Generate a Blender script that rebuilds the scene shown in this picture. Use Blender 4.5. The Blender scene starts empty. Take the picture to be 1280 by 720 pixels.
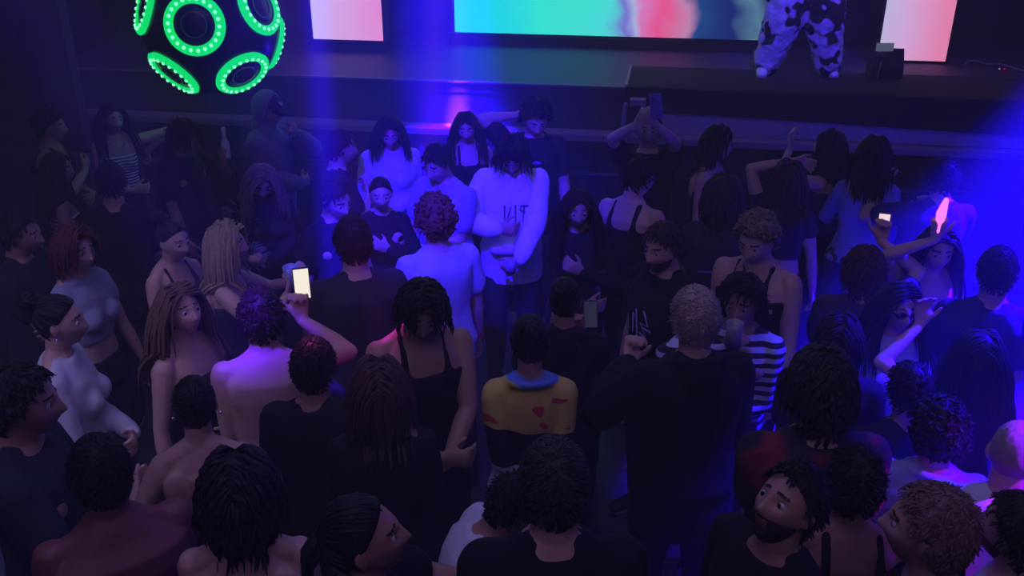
import bpy, math, random
import numpy as np
from mathutils import Vector, Matrix, noise
random.seed(7)
R = math.radians
sc = bpy.context.scene
col = sc.collection

# ------------------------------------------------------------------ camera
CH, PIT, FPX = 3.35, R(24.7), 1150.0
cam = bpy.data.cameras.new('camera'); camo = bpy.data.objects.new('camera', cam); col.objects.link(camo)
cam.sensor_width = 36; cam.lens = FPX / 1280 * 36; cam.clip_start = 0.05
camo.location = (0, 0, CH); camo.rotation_euler = (R(90) - PIT, 0, 0)
sc.camera = camo
sc.view_settings.view_transform = 'Standard'; sc.view_settings.look = 'None'
sc.view_settings.gamma = 1; sc.view_settings.use_curve_mapping = False
sc.view_settings.exposure = 0.0

def at(px, py, z=None, Y=None):
    """the point of the place seen at a pixel, on the level z or on the vertical plane y=Y"""
    u, v = (px - 640) / FPX, (360 - py) / FPX
    d = Vector((u, math.cos(PIT) + v * math.sin(PIT), -math.sin(PIT) + v * math.cos(PIT)))
    t = (z - CH) / d.z if z is not None else Y / d.y
    return Vector((0, 0, CH)) + d * t

# ------------------------------------------------------------------ materials
def new_mat(name):
    m = bpy.data.materials.new(name); m.use_nodes = True
    nt = m.node_tree; return m, nt, nt.nodes['Principled BSDF']
_mc = {}
def mat(color, rough=.7, kind='cloth', name=None, spec=.3):
    key = (tuple(color), rough, kind, spec)
    if key in _mc: return _mc[key]
    m, nt, b = new_mat(name or kind)
    N, L = nt.nodes, nt.links
    c = tuple(color) + (1,)
    b.inputs['Roughness'].default_value = rough
    b.inputs['Specular IOR Level'].default_value = spec
    b.inputs['Base Color'].default_value = c
    tc = N.new('ShaderNodeTexCoord')
    if kind in ('cloth', 'denim', 'knit'):
        n = N.new('ShaderNodeTexNoise'); n.inputs['Scale'].default_value = {'cloth': 14, 'denim': 60, 'knit': 90}[kind]; n.inputs['Detail'].default_value = 5
        L.new(tc.outputs['Object'], n.inputs['Vector'])
        mx = N.new('ShaderNodeMixRGB'); mx.inputs[1].default_value = tuple(x * .75 for x in color) + (1,); mx.inputs[2].default_value = tuple(min(1, x * 1.2) for x in color) + (1,)
        L.new(n.outputs['Fac'], mx.inputs[0]); L.new(mx.outputs[0], b.inputs['Base Color'])
        bp = N.new('ShaderNodeBump'); bp.inputs['Strength'].default_value = .35; bp.inputs['Distance'].default_value = .01
        L.new(n.outputs['Fac'], bp.inputs['Height']); L.new(bp.outputs[0], b.inputs['Normal'])
    elif kind == 'skin':
        n = N.new('ShaderNodeTexNoise'); n.inputs['Scale'].default_value = 9; n.inputs['Detail'].default_value = 6
        L.new(tc.outputs['Object'], n.inputs['Vector'])
        mx = N.new('ShaderNodeMixRGB'); mx.inputs[1].default_value = (color[0] * .88, color[1] * .8, color[2] * .8, 1); mx.inputs[2].default_value = tuple(min(1, x * 1.1) for x in color) + (1,)
        L.new(n.outputs['Fac'], mx.inputs[0]); L.new(mx.outputs[0], b.inputs['Base Color'])
        b.inputs['Coat Weight'].default_value = .08; b.inputs['Coat Roughness'].default_value = .35
    elif kind == 'hair':
        n = N.new('ShaderNodeTexNoise'); n.inputs['Scale'].default_value = 45; n.inputs['Detail'].default_value = 4
        mp = N.new('ShaderNodeMapping'); mp.inputs['Scale'].default_value = (1, 1, .12)
        L.new(tc.outputs['Object'], mp.inputs[0]); L.new(mp.outputs[0], n.inputs['Vector'])
        mx = N.new('ShaderNodeMixRGB'); mx.inputs[1].default_value = tuple(x * .5 for x in color) + (1,); mx.inputs[2].default_value = tuple(min(1, x * 1.5) for x in color) + (1,)
        L.new(n.outputs['Fac'], mx.inputs[0]); L.new(mx.outputs[0], b.inputs['Base Color'])
        bp = N.new('ShaderNodeBump'); bp.inputs['Strength'].default_value = .6; bp.inputs['Distance'].default_value = .006
        L.new(n.outputs['Fac'], bp.inputs['Height']); L.new(bp.outputs[0], b.inputs['Normal'])
    elif kind == 'metal':
        b.inputs['Metallic'].default_value = .9
    _mc[key] = m
    return m
def stripes(name, a, c, scale, axis=2, rough=.8):
    m, nt, b = new_mat(name); N, L = nt.nodes, nt.links
    tc = N.new('ShaderNodeTexCoord'); sp = N.new('ShaderNodeSeparateXYZ'); L.new(tc.outputs['Object'], sp.inputs[0])
    mu = N.new('ShaderNodeMath'); mu.operation = 'MULTIPLY'; mu.inputs[1].default_value = scale; L.new(sp.outputs[axis], mu.inputs[0])
    fr = N.new('ShaderNodeMath'); fr.operation = 'FRACT'; L.new(mu.outputs[0], fr.inputs[0])
    gt = N.new('ShaderNodeMath'); gt.operation = 'GREATER_THAN'; gt.inputs[1].default_value = .5; L.new(fr.outputs[0], gt.inputs[0])
    mx = N.new('ShaderNodeMixRGB'); mx.inputs[1].default_value = a + (1,); mx.inputs[2].default_value = c + (1,)
    L.new(gt.outputs[0], mx.inputs[0]); L.new(mx.outputs[0], b.inputs['Base Color']); b.inputs['Roughness'].default_value = rough
    return m
def blotches(name, a, c, scale, thr=.5, rough=.85, sharp=.03):
    m, nt, b = new_mat(name); N, L = nt.nodes, nt.links
    tc = N.new('ShaderNodeTexCoord'); n = N.new('ShaderNodeTexNoise'); n.inputs['Scale'].default_value = scale; n.inputs['Detail'].default_value = 1
    L.new(tc.outputs['Object'], n.inputs['Vector'])
    r = N.new('ShaderNodeValToRGB'); r.color_ramp.elements[0].position = thr - sharp; r.color_ramp.elements[1].position = thr + sharp
    r.color_ramp.elements[0].color = a + (1,); r.color_ramp.elements[1].color = c + (1,)
    L.new(n.outputs['Fac'], r.inputs[0]); L.new(r.outputs[0], b.inputs['Base Color']); b.inputs['Roughness'].default_value = rough
    return m
def emis(name, color, strength):
    m = bpy.data.materials.new(name); m.use_nodes = True; nt = m.node_tree; nt.nodes.clear()
    e = nt.nodes.new('ShaderNodeEmission'); e.inputs[0].default_value = tuple(color) + (1,); e.inputs[1].default_value = strength
    o = nt.nodes.new('ShaderNodeOutputMaterial'); nt.links.new(e.outputs[0], o.inputs[0]); return m

# ------------------------------------------------------------------ mesh helpers
class MB:
    def __init__(s): s.v, s.f, s.m, s.cur = [], [], [], 0
    def add(s, V, F):
        b = len(s.v); s.v += [tuple(p) for p in V]; s.f += [tuple(i + b for i in f) for f in F]; s.m += [s.cur] * len(F)
    def box(s, c, h, M=None):
        V = [Vector((c[0] + sx * h[0], c[1] + sy * h[1], c[2] + sz * h[2])) for sx in (-1, 1) for sy in (-1, 1) for sz in (-1, 1)]
        if M: V = [M @ p for p in V]
        s.add(V, [(0, 1, 3, 2), (4, 6, 7, 5), (0, 4, 5, 1), (2, 3, 7, 6), (0, 2, 6, 4), (1, 5, 7, 3)])
    def rings(s, rings, cap=True):
        n = len(rings[0]); V = [p for r in rings for p in r]; F = []
        for i in range(len(rings) - 1):
            for j in range(n):
                a, b_ = i * n + j, i * n + (j + 1) % n
                F.append((a, b_, b_ + n, a + n))
        if cap:
            F.append(tuple(range(n - 1, -1, -1))); k = (len(rings) - 1) * n; F.append(tuple(range(k, k + n)))
        s.add(V, F)
    def tube(s, pts, rad, n=10, ref=None, flat=1.0, cap=True):
        pts = [Vector(p) for p in pts]
        if not hasattr(rad, '__len__'): rad = [rad] * len(pts)
        T = []
        for i in range(len(pts)):
            d = (pts[min(i + 1, len(pts) - 1)] - pts[max(i - 1, 0)])
            T.append(d.normalized() if d.length > 1e-7 else Vector((0, 0, 1)))
        ref = Vector(ref) if ref is not None else (Vector((0, 0, 1)) if abs(T[0].z) < .9 else Vector((0, 1, 0)))
        P, A, B = [], [], []
        for i, p in enumerate(pts):
            b_ = T[i].cross(ref)
            if b_.length < 1e-4: b_ = T[i].orthogonal()
            b_.normalize(); a = b_.cross(T[i]).normalized(); ref = a
            A.append(a); B.append(b_)
        rr = []
        def ring(c, a, b_, r): return [c + a * (math.cos(t) * r * flat) + b_ * (math.sin(t) * r) for t in [2 * math.pi * k / n for k in range(n)]]
        if cap:
            rr.append(ring(pts[0] - T[0] * rad[0] * .9 * min(flat, 1), A[0], B[0], rad[0] * .35)); rr.append(ring(pts[0] - T[0] * rad[0] * .6 * min(flat, 1), A[0], B[0], rad[0] * .78))
        for i, p in enumerate(pts): rr.append(ring(p, A[i], B[i], rad[i]))
        if cap:
            rr.append(ring(pts[-1] + T[-1] * rad[-1] * .6 * min(flat, 1), A[-1], B[-1], rad[-1] * .78)); rr.append(ring(pts[-1] + T[-1] * rad[-1] * .9 * min(flat, 1), A[-1], B[-1], rad[-1] * .35))
        s.rings(rr)
    def ball(s, c, r, M=None, n=12, m=8):
        c = Vector(c); r = r if hasattr(r, '__len__') else (r, r, r)
        V = [Vector((0, 0, -r[2]))]; F = []
        for i in range(1, m):
            ph = -math.pi / 2 + math.pi * i / m
            for j in range(n):
                t = 2 * math.pi * j / n
                V.append(Vector((r[0] * math.cos(ph) * math.cos(t), r[1] * math.cos(ph) * math.sin(t), r[2] * math.sin(ph))))
        V.append(Vector((0, 0, r[2]))); top = len(V) - 1
        for j in range(n):
            F.append((0, 1 + (j + 1) % n, 1 + j)); k = 1 + (m - 2) * n
            F.append((top, k + j, k + (j + 1) % n))
        for i in range(m - 2):
            for j in range(n):
                a, b_ = 1 + i * n + j, 1 + i * n + (j + 1) % n; F.append((a, b_, b_ + n, a + n))
        V = [c + (M @ p if M else p) for p in V]
        s.add(V, F)
    def mesh(s, name):
        me = bpy.data.meshes.new(name); me.from_pydata(s.v, [], s.f); me.update(); return me
    def obj(s, name, mats, parent=None, smooth=True, bevel=0):
        me = s.mesh(name)
        for m in (mats if isinstance(mats, (list, tuple)) else [mats]): me.materials.append(m)
        if any(s.m): me.polygons.foreach_set('material_index', s.m)
        if smooth: me.polygons.foreach_set('use_smooth', [True] * len(me.polygons))
        o = bpy.data.objects.new(name, me); col.objects.link(o)
        if parent: o.parent = parent
        if bevel:
            b = o.modifiers.new('bevel', 'BEVEL'); b.width = bevel; b.segments = 2; b.limit_method = 'ANGLE'
        return o

def remesh(mb, voxel, smooth=2, fac=.5):
    """melt the closed shells of mb into one continuous skin"""
    me = mb.mesh('tmp'); o = bpy.data.objects.new('tmp', me); col.objects.link(o)
    r = o.modifiers.new('r', 'REMESH'); r.mode = 'VOXEL'; r.voxel_size = voxel; r.use_smooth_shade = True
    if smooth:
        k = o.modifiers.new('s', 'SMOOTH'); k.iterations = smooth; k.factor = fac
    dg = bpy.context.evaluated_depsgraph_get(); ev = o.evaluated_get(dg)
    out = bpy.data.meshes.new_from_object(ev)
    bpy.data.objects.remove(o); bpy.data.meshes.remove(me)
    return out
def link(name, me, mats, parent):
    me.materials.clear()
    for m in (mats if isinstance(mats, (list, tuple)) else [mats]): me.materials.append(m)
    me.polygons.foreach_set('use_smooth', [True] * len(me.polygons)); me.name = name
    o = bpy.data.objects.new(name, me); col.objects.link(o); o.parent = parent; return o
def coords(me):
    a = np.empty(len(me.vertices) * 3); me.vertices.foreach_get('co', a); return a.reshape(-1, 3)
def tag(o, label, cat, group=None, kind=None):
    o['label'] = label; o['category'] = cat
    if group: o['group'] = group
    if kind: o['kind'] = kind
    return o
def struct(o): o['kind'] = 'structure'; return o
def empty(name, loc=(0, 0, 0), rz=0):
    o = bpy.data.objects.new(name, None); col.objects.link(o); o.location = loc; o.rotation_euler = (0, 0, rz); o.empty_display_size = .1; return o

# ------------------------------------------------------------------ people
def head_grid(fem, n=56, m=40):
    """verts of a head in its own frame: x right, y to the face, z up; origin at mid head"""
    V, D = [], []
    def g(x, z, cx, cz, sx, sz): return math.exp(-((x - cx) / sx) ** 2 - ((z - cz) / sz) ** 2)
    for i in range(m + 1):
        ph = -math.pi / 2 + math.pi * i / m
        for j in range(n):
            t = 2 * math.pi * j / n
            d = Vector((math.cos(ph) * math.cos(t), math.cos(ph) * math.sin(t), math.sin(ph)))
            w, dp, h = (.074, .096, .116) if not fem else (.070, .091, .112)
            x, y, z = d.x * w, d.y * dp, d.z * h
            if d.z < 0:                      # jaw narrows, nape draws in
                k = min(1, -d.z); x *= 1 - (.34 if not fem else .42) * k ** 1.5; 
                if y < 0: y *= 1 - .45 * k
                else: y *= 1 + .10 * k
            else: y -= .012 * d.z
            if y > 0:
                f = min(1, max(0, d.y * 1.6))
                y += f * ((.022 if not fem else .017) * g(x, z, 0, -.026, .011, .016) + (.012 if not fem else .009) * g(x, z, 0, -.002, .009, .022))     # nose
                y += f * .006 * (g(x, z, -.012, -.031, .008, .008) + g(x, z, .012, -.031, .008, .008))
                y -= f * .013 * (g(x, z, -.031, .008, .017, .012) + g(x, z, .031, .008, .017, .012))       # sockets
                y += f * (.006 if not fem else .003) * (g(x, z, -.03, .028, .022, .008) + g(x, z, .03, .028, .022, .008))
                y += f * .005 * (g(x, z, -.043, -.02, .018, .018) + g(x, z, .043, -.02, .018, .018))       # cheeks
                y += f * .008 * (g(x, z, 0, -.056, .02, .005) + g(x, z, 0, -.066, .017, .005))             # lips
                y -= f * .003 * g(x, z, 0, -.061, .02, .003)
                y -= f * .006 * g(x, z, 0, -.077, .03, .007)
                y += f * .012 * g(x, z, 0, -.097, .022, .016)                                              # chin
            V.append(Vector((x, y, z))); D.append(d)
    F = [(i * n + j, i * n + (j + 1) % n, (i + 1) * n + (j + 1) % n, (i + 1) * n + j) for i in range(m) for j in range(n)]
    return V, D, F
HEADS = {f: head_grid(f) for f in (False, True)}

def add_hand(mb, wrist, fdir, back, side, curl=.35, thumb=.5, s=1.0, splay=1.0, curls=None):
    """palm, four unequal fingers and a thumb that leaves the side of the palm"""
    y = Vector(fdir).normalized(); z = (Vector(back) - y * Vector(back).dot(y)).normalized(); x = y.cross(z).normalized() * side
    def L(a, b_, c): return Vector(wrist) + (x * a + y * b_ + z * c) * s
    mb.tube([L(0, -.01, 0), L(.002, .03, 0), L(.002, .06, 0), L(0, .088, 0)], [.029 * s, .037 * s, .041 * s, .040 * s], 12, ref=z, flat=.42)
    mb.tube([L(.022, .018, -.006), L(.034, .045, -.012)], [.018 * s, .014 * s], 8)
    for k, (fx, ln) in enumerate(((.033, .070), (.0115, .080), (-.011, .075), (-.033, .058))):
        c = curls[k] if curls else curl * (1 + .12 * k)
        a = 0; p = Vector((fx, .086, 0)); pts = [p.copy()]; sp = (fx / .033) * .14 * splay
        for q, fr in enumerate((.45, .32, .23)):
            a += c * (1.0, 1.2, .8)[q]
            p = p + Vector((math.sin(sp) * math.cos(a), math.cos(a) * math.cos(sp), -math.sin(a))) * ln * fr; pts.append(p.copy())
        mb.tube([L(*q) for q in pts], [.0105 * s, .0098 * s, .0092 * s, .0082 * s], 8)
    a = thumb
    p = [Vector((.030, .030, -.006)), Vector((.030 + .036 * math.cos(a), .030 + .034 * math.sin(a) + .008, -.016)), Vector((.030 + .054 * math.cos(a), .066 + .04 * math.sin(a), -.026))]
    mb.tube([L(*q) for q in p], [.0135 * s, .0118 * s, .0095 * s], 8)

def ik(sh, tgt, l1, l2, hint):
    d = tgt - sh; L = d.length; mx = (l1 + l2) * .995
    if L > mx: d = d * (mx / L); L = mx; tgt = sh + d
    L = max(L, abs(l1 - l2) + .02)
    u = d.normalized(); a = (l1 * l1 - l2 * l2 + L * L) / (2 * L); h = math.sqrt(max(0, l1 * l1 - a * a))
    hv = hint - u * hint.dot(u); hv = hv.normalized() if hv.length > 1e-4 else u.orthogonal().normalized()
    return sh + u * a + hv * h, tgt

ARM = {  # wrist spot for the right side (x is mirrored for the left), elbow hint, finger direction or None, curl
 'down': ((.26, .04, .84), (.5, -1, 0), None, .35),
 'near': ((.07, .215, 1.12), (.45, -.8, -.8), (-.8, .25, .2), .5),
 'down2': ((.23, .13, .88), (.7, -1, 0), None, .4),
 'fwd': ((.12, .33, 1.12), (.45, -.4, -1), (0, .6, .6), .9),
 'phone': ((.07, .36, 1.26), (.8, -.2, -1), (-.2, .3, .9), .8),
 'belly': ((-.02, .23, 1.08), (.6, -.5, -.7), (-1, .15, 0), .45),
 'chest': ((.03, .21, 1.27), (1, -.3, -.8), (-.8, .1, .5), .45),
 'cross': ((-.10, .20, 1.17), (1, -.2, -.7), (-1, .0, .1), .3),
 'cup': ((.14, .28, 1.30), (1, -.3, -.9), (-.3, .5, .6), 1.0),
 'mouth': ((.04, .19, 1.46), (1, .1, -.9), (-.4, .2, .8), .9),
 'head': ((.10, -.02, 1.74), (1, .1, .35), (-.9, 0, .1), .4),
 'up': ((.22, .12, 1.98), (1, 0, .2), (0, .1, 1), .15),
 'photo': ((.075, .33, 1.74), (1, .1, .1), (-.5, .15, .8), .8),
 'hip': ((.20, .02, 1.00), (1, -.5, .1), (-.3, .4, -.8), .5),
 'reach': ((.22, .48, 1.28), (.8, 0, -1), None, .35),
 'side': ((.55, .20, 1.22), (.2, -.3, -1), None, .35),
 'behind': ((.05, -.20, 1.02), (1, -.8, 0), (-1, 0, -.2), .4),
}
TOR_M = [(.83, .095, .08, 0), (.88, .155, .108, -.005), (.95, .168, .118, -.012), (1.03, .152, .104, -.004), (1.12, .146, .100, .004), (1.22, .152, .110, .004), (1.31, .165, .118, .0), (1.38, .164, .108, -.008), (1.43, .130, .088, -.012), (1.475, .085, .070, -.010), (1.50, .06, .058, -.005)]
TOR_F = [(.83, .095, .08, 0), (.88, .160, .112, -.008), (.95, .175, .124, -.018), (1.03, .142, .100, -.006), (1.12, .122, .088, .002), (1.22, .132, .096, .002), (1.30, .144, .104, .0), (1.37, .142, .096, -.008), (1.42, .115, .080, -.012), (1.465, .075, .062, -.010), (1.49, .052, .050, -.005)]

SPACE = {(141, 148): (0, 0, 1.7), (64, 158): (0, 0, 1.72), (72, 212): (0, 0, 1.68), (229, 172): (0, 0, 1.72), (336, 138): (0, 0, 1.8), (427, 178): (0, 7, 1.71), (487, 166): (0, 0, 1.74), (583, 160): (0, 0, 1.69), (670, 150): (0, 0, 1.81), (722, 262): (0, 0, 1.66), (811, 163): (0, 0, 1.76), (897, 180): (0, 0, 1.74), (985, 224): (0, 0, 1.72), (1036, 186): (0, -2, 1.71), (1092, 194): (0, 1, 1.77), (1178, 222): (0, 0, 1.74), (139, 228): (0, 0, 1.76), (327, 228): (0, 0, 1.66), (421, 250): (0, 0, 1.7), (476, 243): (0, 0, 1.59), (547, 207): (0, -2, 1.76), (640, 194): (0, 0, 1.81), (800, 222): (0, 0, 1.75), (903, 246): (0, 0, 1.75), (945, 300): (0, 0, 1.81), (828, 310): (0, -1, 1.78), (1080, 338): (0, 0, 1.62), (1124, 384): (0, 0, 1.66), (1172, 312): (0, 0, 1.7), (1246, 340): (0, 0, 1.76), (1222, 445): (1, 0, 1.63), (1048, 430): (0, -3, 1.65), (1034, 486): (-8, -1, 1.88), (1135, 494): (0, -7, 1.6), (1162, 552): (12, -12, 1.61), (1262, 572): (7, -5, 1.74), (1174, 650): (-12, 12, 1.89), (1258, 652): (12, 12, 1.71), (868, 398): (0, 0, 1.86), (926, 378): (0, -1, 1.7), (706, 376): (0, -1, 1.66), (662, 424): (0, 3, 1.75), (543, 275): (0, 0, 1.77), (441, 302): (0, 1, 1.81), (527, 388): (0, 0, 1.82), (474, 488): (0, 0, 1.75), (392, 458): (0, 0, 1.7), (326, 396): (0, 0, 1.78), (284, 306): (0, 0, 1.72), (217, 301): (0, 0, 1.66), (227, 388): (0, 0, 1.72), (96, 312): (0, 0, 1.74), (76, 402): (0, 0, 1.75), (27, 292): (0, 0, 1.74), (18, 500): (12, 3, 1.89), (2, 556): (-12, -12, 1.53), (124, 588): (1, 3, 1.77), (244, 506): (0, 0, 1.7), (300, 612): (-2, 1, 1.8), (448, 668): (6, 5, 1.85), (692, 604): (0, 1, 1.93), (645, 632): (-1, -1, 1.6), (992, 622): (-7, 8, 1.81), (1060, 602): (8, 1, 1.72), (752, 418): (0, 1, 1.63)}
class Person:
    def __init__(s, px, py, face, label, fem=False, h=1.74, skin=(.50, .30, .22), hair=(.02, .014, .012), style='short',
                 top='tee', topc=(.012, .012, .016), leg=(.02, .02, .028), legk='cloth', arms=('down', 'down'), lean=0, sway=0,
                 head=(0, 0, 0), w=1.0, vox=.0085, eyes=True, hand=None, extra=None, hl=None, topm=None, z0=0.0, stance=0, beard=None, wrinkle=.006, legm=None, sleeve=None):
        s.key = (px, py)
        if (px, py) in SPACE: dx, dy, h = SPACE[(px, py)]; px += dx; py += dy
        s.fem = fem; k = s.k = h / 1.745; s.w = w; s.rnd = random.Random(int(px * 7 + py * 13)); s.label = label; s.vox = vox
        s.lean, s.sway = R(lean), R(sway)
        s.hipz = .93
        s.Ml = Matrix.Rotation(s.sway, 3, 'Y') @ Matrix.Rotation(-s.lean, 3, 'X')
        sw = (.163 if not fem else .140) * (.6 + .4 * w); s.sw = sw
        # head
        hy, hp, ht = head                                  # turn left(+), pitch down(+), tilt to own right(+)
        s.Mh = s.Ml @ Matrix.Rotation(R(hy), 3, 'Z') @ Matrix.Rotation(-R(hp), 3, 'X') @ Matrix.Rotation(R(ht), 3, 'Y')
        nk = s.T((0, .0, 1.515))
        s.hc = nk + s.Mh @ Vector((0, .022, .112)) * k
        # place
        H = at(px, py, z=s.hc.z + z0); tc = Vector((-H.x, -H.y)).normalized(); rt = Vector((-tc.y, tc.x))
        f = R(face); dirn = tc * math.cos(f) + rt * math.sin(f); rt = None
        s.rz = math.atan2(dirn.y, dirn.x) - math.pi / 2
        off = Matrix.Rotation(s.rz, 3, 'Z') @ s.hc
        s.root = empty('person', (H.x - off.x, H.y - off.y, z0), s.rz); tag(s.root, label, 'person')
        s.dump = (s.key[0], s.key[1], h, s.hc.z / k, off.x, off.y, s.rz, w)
        s.Mw = Matrix.Translation(s.root.location) @ Matrix.Rotation(s.rz, 4, 'Z')
        s.skin = mat(skin, .5, 'skin', spec=.4); s.skinc = skin
        # arms
        s.arm = []
        for side, a in ((1, arms[0]), (-1, arms[1])):
            if isinstance(a, str): a = ARM[a]
            t, hint, fd, curl = a
            # local x: right hand of a figure facing +y is at +x
            sh = s.T((side * sw, -.005, 1.405)); j = [s.rnd.uniform(-.012, .012) for _ in range(3)]
            tg = s.T((side * t[0] + j[0], t[1] + j[1], t[2] + j[2]))
            hv = s.Ml @ Vector((side * hint[0], hint[1], hint[2]))
            el, wr = ik(sh, tg, .285 * k, .25 * k, hv)
            fdv = (wr - el).normalized() if fd is None else (s.Ml @ Vector((side * fd[0], fd[1], fd[2]))).normalized()
            s.arm.append((side, sh, el, wr, fdv, curl))
        s.stance = stance or s.rnd.uniform(-.06, .06)
        s.bare = top in (None, 'strapless', 'bra')
        s.body(); s.mkhair(style, hair, hl)
        if eyes: s.mkeyes()
        if top: s.mktop(top, topc, topm, wrinkle, sleeve)
        s.mklegs(leg, legk, legm)
        if beard: s.mkbeard(beard)
        if extra: extra(s)
    def T(s, p):
        p = Vector(p) * s.k; hz = s.hipz * s.k
        b = min(1, max(0, (p.z - hz + .06) / .18))
        q = p - Vector((0, 0, hz)); r = s.Ml @ q
        return Vector((0, 0, hz)) + q.lerp(r, b)
    def legpts(s, side):
        st = s.stance * side
        return [s.T((side * .088, 0, .90)), Vector((side * .098, st * .5 + .01, .70)) * s.k, Vector((side * .105, st + .018, .49)) * s.k, Vector((side * .108, st * 1.3 - .005, .34)) * s.k, Vector((side * .112, st * 1.6 - .02, .085)) * s.k]
    def trings(s, mb, infl, z0=0, z1=9, n=20, xtra=0):
        rr = []; rows = [r for r in (TOR_F if s.fem else TOR_M)]
        def row(z):
            for a, b_ in zip(rows, rows[1:]):
                if a[0] <= z <= b_[0]:
                    t = (z - a[0]) / (b_[0] - a[0]); return tuple(a[i] + (b_[i] - a[i]) * t for i in range(4))
            return rows[0] if z < rows[0][0] else rows[-1]
        lo, hi = max(z0, rows[0][0]), min(z1, rows[-1][0])
        zs = sorted(set([lo, hi] + [r[0] for r in rows if lo < r[0] < hi]))
        for z in zs:
            _, hw, hd, yo = row(z); wf = s.w if z < 1.4 else 1 + (s.w - 1) * .4
            ex = infl + xtra * max(0, min(1, (1.25 - z) / .3))
            ring = []
            for q in range(n):
                t = 2 * math.pi * q / n; c, sn = math.cos(t), math.sin(t)
                e = .82
                x = (abs(c) ** e) * (1 if c > 0 else -1) * (hw * wf + ex); y = (abs(sn) ** e) * (1 if sn > 0 else -1) * (hd * wf + ex) + yo
                ring.append(s.T((x, y, z)))
            rr.append(ring)
        mb.rings(rr)
    def body(s):
        mb = MB(); k = s.k; w = .75 + .25 * s.w; fm = .86 if s.fem else 1.0
        s.trings(mb, 0)
        mb.tube([s.T((0, -.012, 1.45)), s.T((0, -.004, 1.50)), s.hc + s.Mh @ Vector((0, -.018, -.055)) * k], [(.060 if not s.fem else .050) * k] * 3, 14)
        if s.fem:
            for q in (-1, 1): mb.ball(s.T((q * .066, .078 * s.w, 1.265)), .060 * k)
        else:
            for q in (-1, 1): mb.ball(s.T((q * .08, .075 * s.w, 1.30)), (.075 * k, .045 * k, .055 * k))
        for q in ((-1, 1) if s.bare else ()):
            mb.ball(s.T((q * .085 * s.w, -.085, 1.33)), (.062 * s.w * k, .026 * k, .085 * k), s.Ml @ Matrix.Rotation(q * .25, 3, 'Y'))
            mb.tube([s.T((q * .032, -.092, 1.38)), s.T((q * .034, -.078, 1.22)), s.T((q * .034, -.072, 1.08))], [.02 * k, .028 * k, .024 * k], 8)
        for side, sh, el, wr, fd, curl in s.arm:
            mb.tube([s.T((side * .03, -.02, 1.475)), s.T((side * .10, -.018, 1.435)), sh], [.045 * k, .042 * k, .045 * k * fm], 10)
            a, b_ = sh.lerp(el, .25), sh.lerp(el, .6)
            mb.tube([sh, a, b_, el], [.056 * k * fm * w, .057 * k * fm * w, .048 * k * fm * w, .039 * k * fm * w], 12)
            mb.tube([el, el.lerp(wr, .3), el.lerp(wr, .7), wr], [.039 * k * fm * w, .043 * k * fm * w, .034 * k * fm * w, .027 * k * fm], 12, flat=.92)
            inn = s.Ml @ Vector((-side, 0, .15))
            back = -inn if abs(fd.dot(inn)) < .9 else s.Ml @ Vector((0, 1, .3))
            if abs(fd.x) > .6: back = s.Ml @ Vector((0, 1, .1))
            up = (s.Ml @ Vector((0, 1, 0))) if fd.z > .6 else back
            if fd.z > .6: up = s.Ml @ Vector((side * .2, .15, 0)) + s.Ml @ Vector((0, .9, 0))
            # thumb points up / forward
            y = fd.normalized(); z = (up - y * up.dot(y)).normalized(); x = y.cross(z)
            want = Vector((0, .4, 1)) if fd.z < .6 else s.Ml @ Vector((-side, .2, 0))
            sd = 1 if x.dot(want) > 0 else -1
            add_hand(mb, wr + fd * .012, fd, up, sd, curl, .6, k * (.97 if s.fem else 1.04))
        for side in (-1, 1):
            p = s.legpts(side)
            mb.tube(p, [.090 * k * w, .082 * k * w, .056 * k, .057 * k, .038 * k], 12)
            a = p[-1]; mb.tube([a + Vector((0, -.03, -.03)) * k, a + Vector((side * .006, .06, -.04)) * k, a + Vector((side * .012, .16, -.055)) * k], [.036 * k, .040 * k, .028 * k], 10, ref=(0, 0, 1), flat=.75)
        V, D, F = HEADS[s.fem]
        mb.add([s.hc + (s.Mh @ v) * k for v in V], F)
        for q in (-1, 1):
            M = s.Mh @ Matrix.Rotation(q * R(20), 3, 'Z')
            mb.ball(s.hc + s.Mh @ Vector((q * (.077 if not s.fem else .072), -.006, -.005)) * k, (.009 * k, .019 * k, .032 * k), M)
        me = remesh(mb, s.vox, 2, .4)
        lip = mat((s.skinc[0] * .8, s.skinc[1] * .45, s.skinc[2] * .5), .4, 'skin', spec=.5); brow = mat((.03, .02, .016), .9, 'brow')
        o = s.bodyo = link('body', me, [s.skin, lip, brow], s.root)
        c = coords(me); n = len(me.polygons)
        pc = np.empty(n * 3); me.polygons.foreach_get('center', pc); pc = pc.reshape(-1, 3)
        Mi = np.array(s.Mh.inverted()); q = (pc - np.array(s.hc)) @ Mi.T / k
        lipm = (q[:, 1] > .05) & ((q[:, 0] / .024) ** 2 + ((q[:, 2] + .061) / .0095) ** 2 < 1)
        bm = (q[:, 1] > .05) & (np.abs(q[:, 0]) > .013) & (np.abs(q[:, 0]) < .05) & (np.abs(q[:, 2] - .037 + .22 * (np.abs(q[:, 0]) - .013)) < .0036)
        idx = np.zeros(n, dtype=np.int32); idx[lipm] = 1; idx[bm] = 2
        me.polygons.foreach_set('material_index', idx)
        s.pc = pc; s.q = q; s.idx = idx
    def paint(s, maskfn, m):
        """tattoo: give the faces inside the mask another material"""
        me = s.bodyo.data; me.materials.append(m); idx = s.idx; idx[maskfn(s.pc)] = len(me.materials) - 1
        me.polygons.foreach_set('material_index', idx); s.idx = idx
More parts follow.
